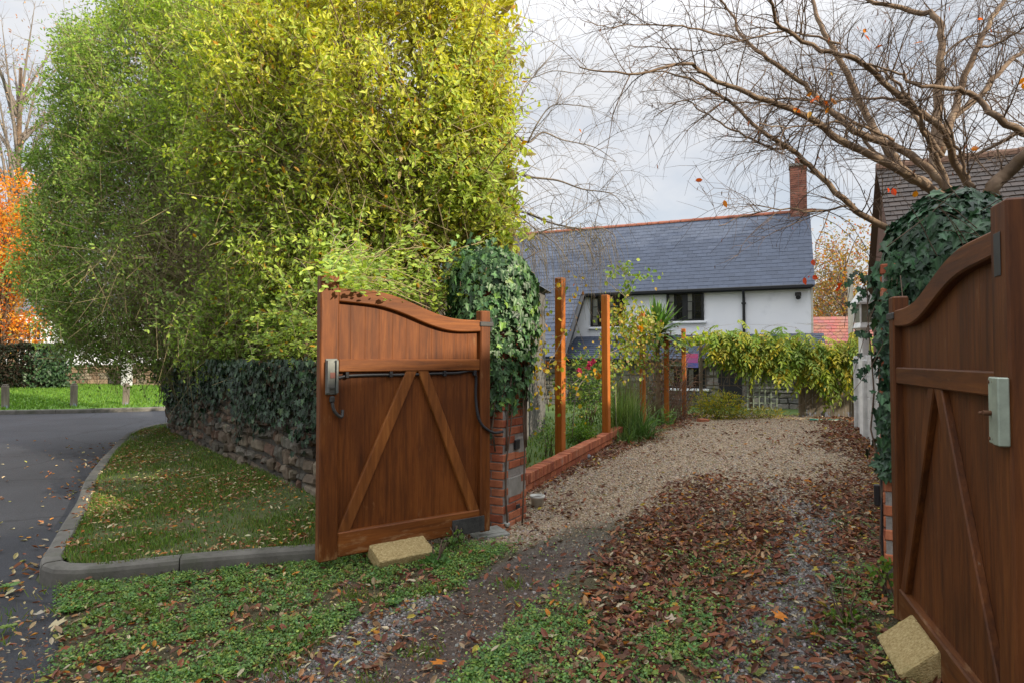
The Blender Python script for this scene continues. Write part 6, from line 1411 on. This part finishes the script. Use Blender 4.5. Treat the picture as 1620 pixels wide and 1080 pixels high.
# ------------------------------------------------------------------ far trees
def tree(name, px, d, zc, r, nclump, per, size, cols, lab, trunk_r=.14, spread=.32, p=None, tpl=LEAF, bare=0, seed=1, mat='leaf'):
    rg = np.random.default_rng(seed); x, y = W(px, 568, d).xy; o = empty(name, (x, y, 0)); tag(o, lab, 'tree')
    C = rdir(nclump, rg) * rg.random((nclump, 1)) ** .4 * np.array(r) + np.array([0, 0, zc]); C[:, 2] = np.maximum(C[:, 2], .6)
    st = [(catmull([(0, 0, -.05), (.05, 0, zc * .35), (.0, .1, zc * .75), (.1, 0, zc + r[2] * .5)], 4), np.linspace(trunk_r, trunk_r * .3, 13))]; br = []
    for c in C[:: max(1, nclump // 60)]:
        z0 = np.clip(c[2] - rg.uniform(.5, 1.6) * r[2] * .6, zc * .3, None); br.append((catmull([(0, 0, z0), (c * .5 + np.array([0, 0, z0 * .5 + .15])), c], 4), np.linspace(trunk_r * .35, .012, 9)))
    tubes('trunk', st, M['bark'], o, 9); tubes('branches', br, M['twig_grey'] if bare else M['bark'], o, 4)
    n = nclump * per; i = np.repeat(np.arange(nclump), per); P = C[i] + rg.normal(0, spread, (n, 3)) * np.array([1, 1, .7]); g = rg.uniform(.75, 1.2, (nclump, 1))[i]
    scatter('crown', tpl, P, rdir(n, rg) + np.array([0, 0, -.3]), rg.normal(0, .6, (n, 3)) + np.array([0, 0, .6]), rg.uniform(*size, n), pick(cols, n, rg, p=p) * g, M[mat], o, width=rg.uniform(*size, n))
    if bare:
        lim = [(a, r_) for a, r_ in br]; b1, b2, _ = grow(lim, rg, dens=1.6, l1=(.6, 1.8), l2=(.3, .9), r1=.016, twig_n=bare, fine=.006); tubes('twigs', b1 + b2, M['twig_grey'], o, 3)
    return o
ORG = [(.62, .21, .022), (.70, .30, .028), (.52, .13, .018), (.70, .42, .05)]
tree('orange_tree', 2, 27, 5.6, (2.6, 2.6, 4.0), 240, 58, (.10, .20), ORG, 'bright orange autumn tree beyond the road at the far left', p=[.36, .28, .2, .16], seed=4, spread=.34)
tree('bare_tree', 20, 36, 14, (5.0, 4.0, 8.5), 120, 7, (.12, .22), [(.55, .26, .14), (.5, .33, .18)], 'pale nearly leafless tall tree behind the orange tree', trunk_r=.3, bare=6, seed=6, spread=.8)
tree('golden_tree', 1338, 36, 5.6, (2.6, 2.5, 3.9), 120, 34, (.13, .26), [(.42, .24, .06), (.34, .24, .06), (.45, .16, .05), (.25, .22, .06)], 'thin golden brown autumn tree right of the white house', seed=9, spread=.48, bare=3)
tree('golden_tree', 1300, 42, 4.6, (3.0, 2.5, 2.4), 80, 40, (.16, .28), [(.36, .20, .06), (.30, .22, .06), (.20, .19, .06)], 'low russet tree just above the red tiled roof', seed=12, spread=.5)
# unseen evergreens added beyond the neighbour to shade the white house
tree('added_shade_tree', 2100, 13.3, 7.5, (2.3, 2.3, 6.6), 150, 60, (.35, .6), [(.03, .06, .02), (.045, .075, .025)], 'unseen tall dark evergreen added at the right to shade the white house', trunk_r=.25, spread=.6, seed=21)
tree('added_shade_tree', 2020, 16.6, 7.5, (2.3, 2.3, 6.6), 150, 60, (.35, .6), [(.03, .06, .02), (.045, .075, .025)], 'second unseen evergreen added to shade the white house, farther off than the first', trunk_r=.25, spread=.6, seed=22)
# dark yew hedge, with ivy
yo_ = W(-60, 568, 24.3); yw = empty('yew_hedge', (yo_.x, yo_.y, .3), fa); tag(yw, 'dark clipped hedge below the orange tree', 'hedge')
n = 16000; P = np.column_stack([rng.uniform(-4, 3.4, n), rng.uniform(-.5, .9, n), rng.uniform(0, 1.75, n)]); f = rng.random(n); P[f < .45, 1] = -.5 + rng.exponential(.06, (f < .45).sum()); P[f > .72, 2] = 1.75 - rng.exponential(.05, (f > .72).sum()); P += np.column_stack([np.zeros(n), .10 * wob(P[:, 0] * 2, P[:, 2] * 2, 2), .08 * wob(P[:, 0], P[:, 1], 3)])
scatter('foliage', LEAF, P, rdir(n), rdir(n) + np.array([0, -.6, .4]), rng.uniform(.09, .17, n), pick([(.022, .034, .016), (.035, .030, .016), (.045, .028, .016), (.018, .026, .014)], n), M['leaf'], yw)
f = MB(); f.cyl((-2, .2, -.3), (-2, .2, 1.2), .08); f.cyl((1, .2, -.3), (1, .2, 1.2), .08); f.build('stems', M['bark'], yw)
n = 2200; ic = W(85, 563, 25.2); P = np.column_stack([ic.x + rng.normal(0, .55, n), ic.y + rng.normal(0, .15, n) - .3, np.clip(.9 + rng.normal(0, .5, n) + .25, .35, 2.1)])
ivy('ivy', P, np.tile([0, -1, .2], (n, 1)) + rng.normal(0, .3, (n, 3)), rng.uniform(.08, .13, n), 'dark green ivy mound on the far wall beside the clipped hedge', org=(ic.x, ic.y, 0), cols=((.028, .058, .022), (.04, .08, .03)))
# small plants by the right gate
for i, (px, py_, d, lab) in enumerate(((1400, 905, 3.9, 'small leafy weed growing between right pillar and sandy block'), (1335, 985, 3.6, 'leafy weed in the leaf litter left of the right block'), (1618, 680, 2.1, 'thin green tendril hanging beneath the pale lock box'))):
    if i < 2:
        g0 = G(px, py_); bush('weed_plant', px, py_, d, (.10, .10, .07), 90, (.02, .045), [(.10, .18, .03), (.14, .22, .04)], lab, 'weed', tpl=LEAF_ROUND, stems=4)
pg = G(690, 905); bush('weed_plant', 690, 893, 4.55, (.11, .09, .05), 46, (.04, .075), [(.075, .16, .04), (.10, .19, .05)], 'broad leaved weed growing in front of the left sandy block', 'weed', tpl=IVY, stems=5)
bush('weed_plant', 720, 850, 4.95, (.10, .07, .06), 70, (.02, .045), [(.09, .17, .035), (.13, .21, .04)], 'small leafy weed under the left gate by the grey slab', 'weed', tpl=LEAF_ROUND, stems=4)
# twig on verge
p0 = np.array([*G(290, 778), VH + .03]); o = tubes('fallen_twig', [(catmull([p0, p0 + [.3, .15, .03], p0 + [.55, .12, .02], p0 + [.75, .0, .0]], 5), np.linspace(.006, .002, 16))], M['twig_tan'], None, 5); tag(o, 'thin fallen twig lying on the verge grass', 'twig')
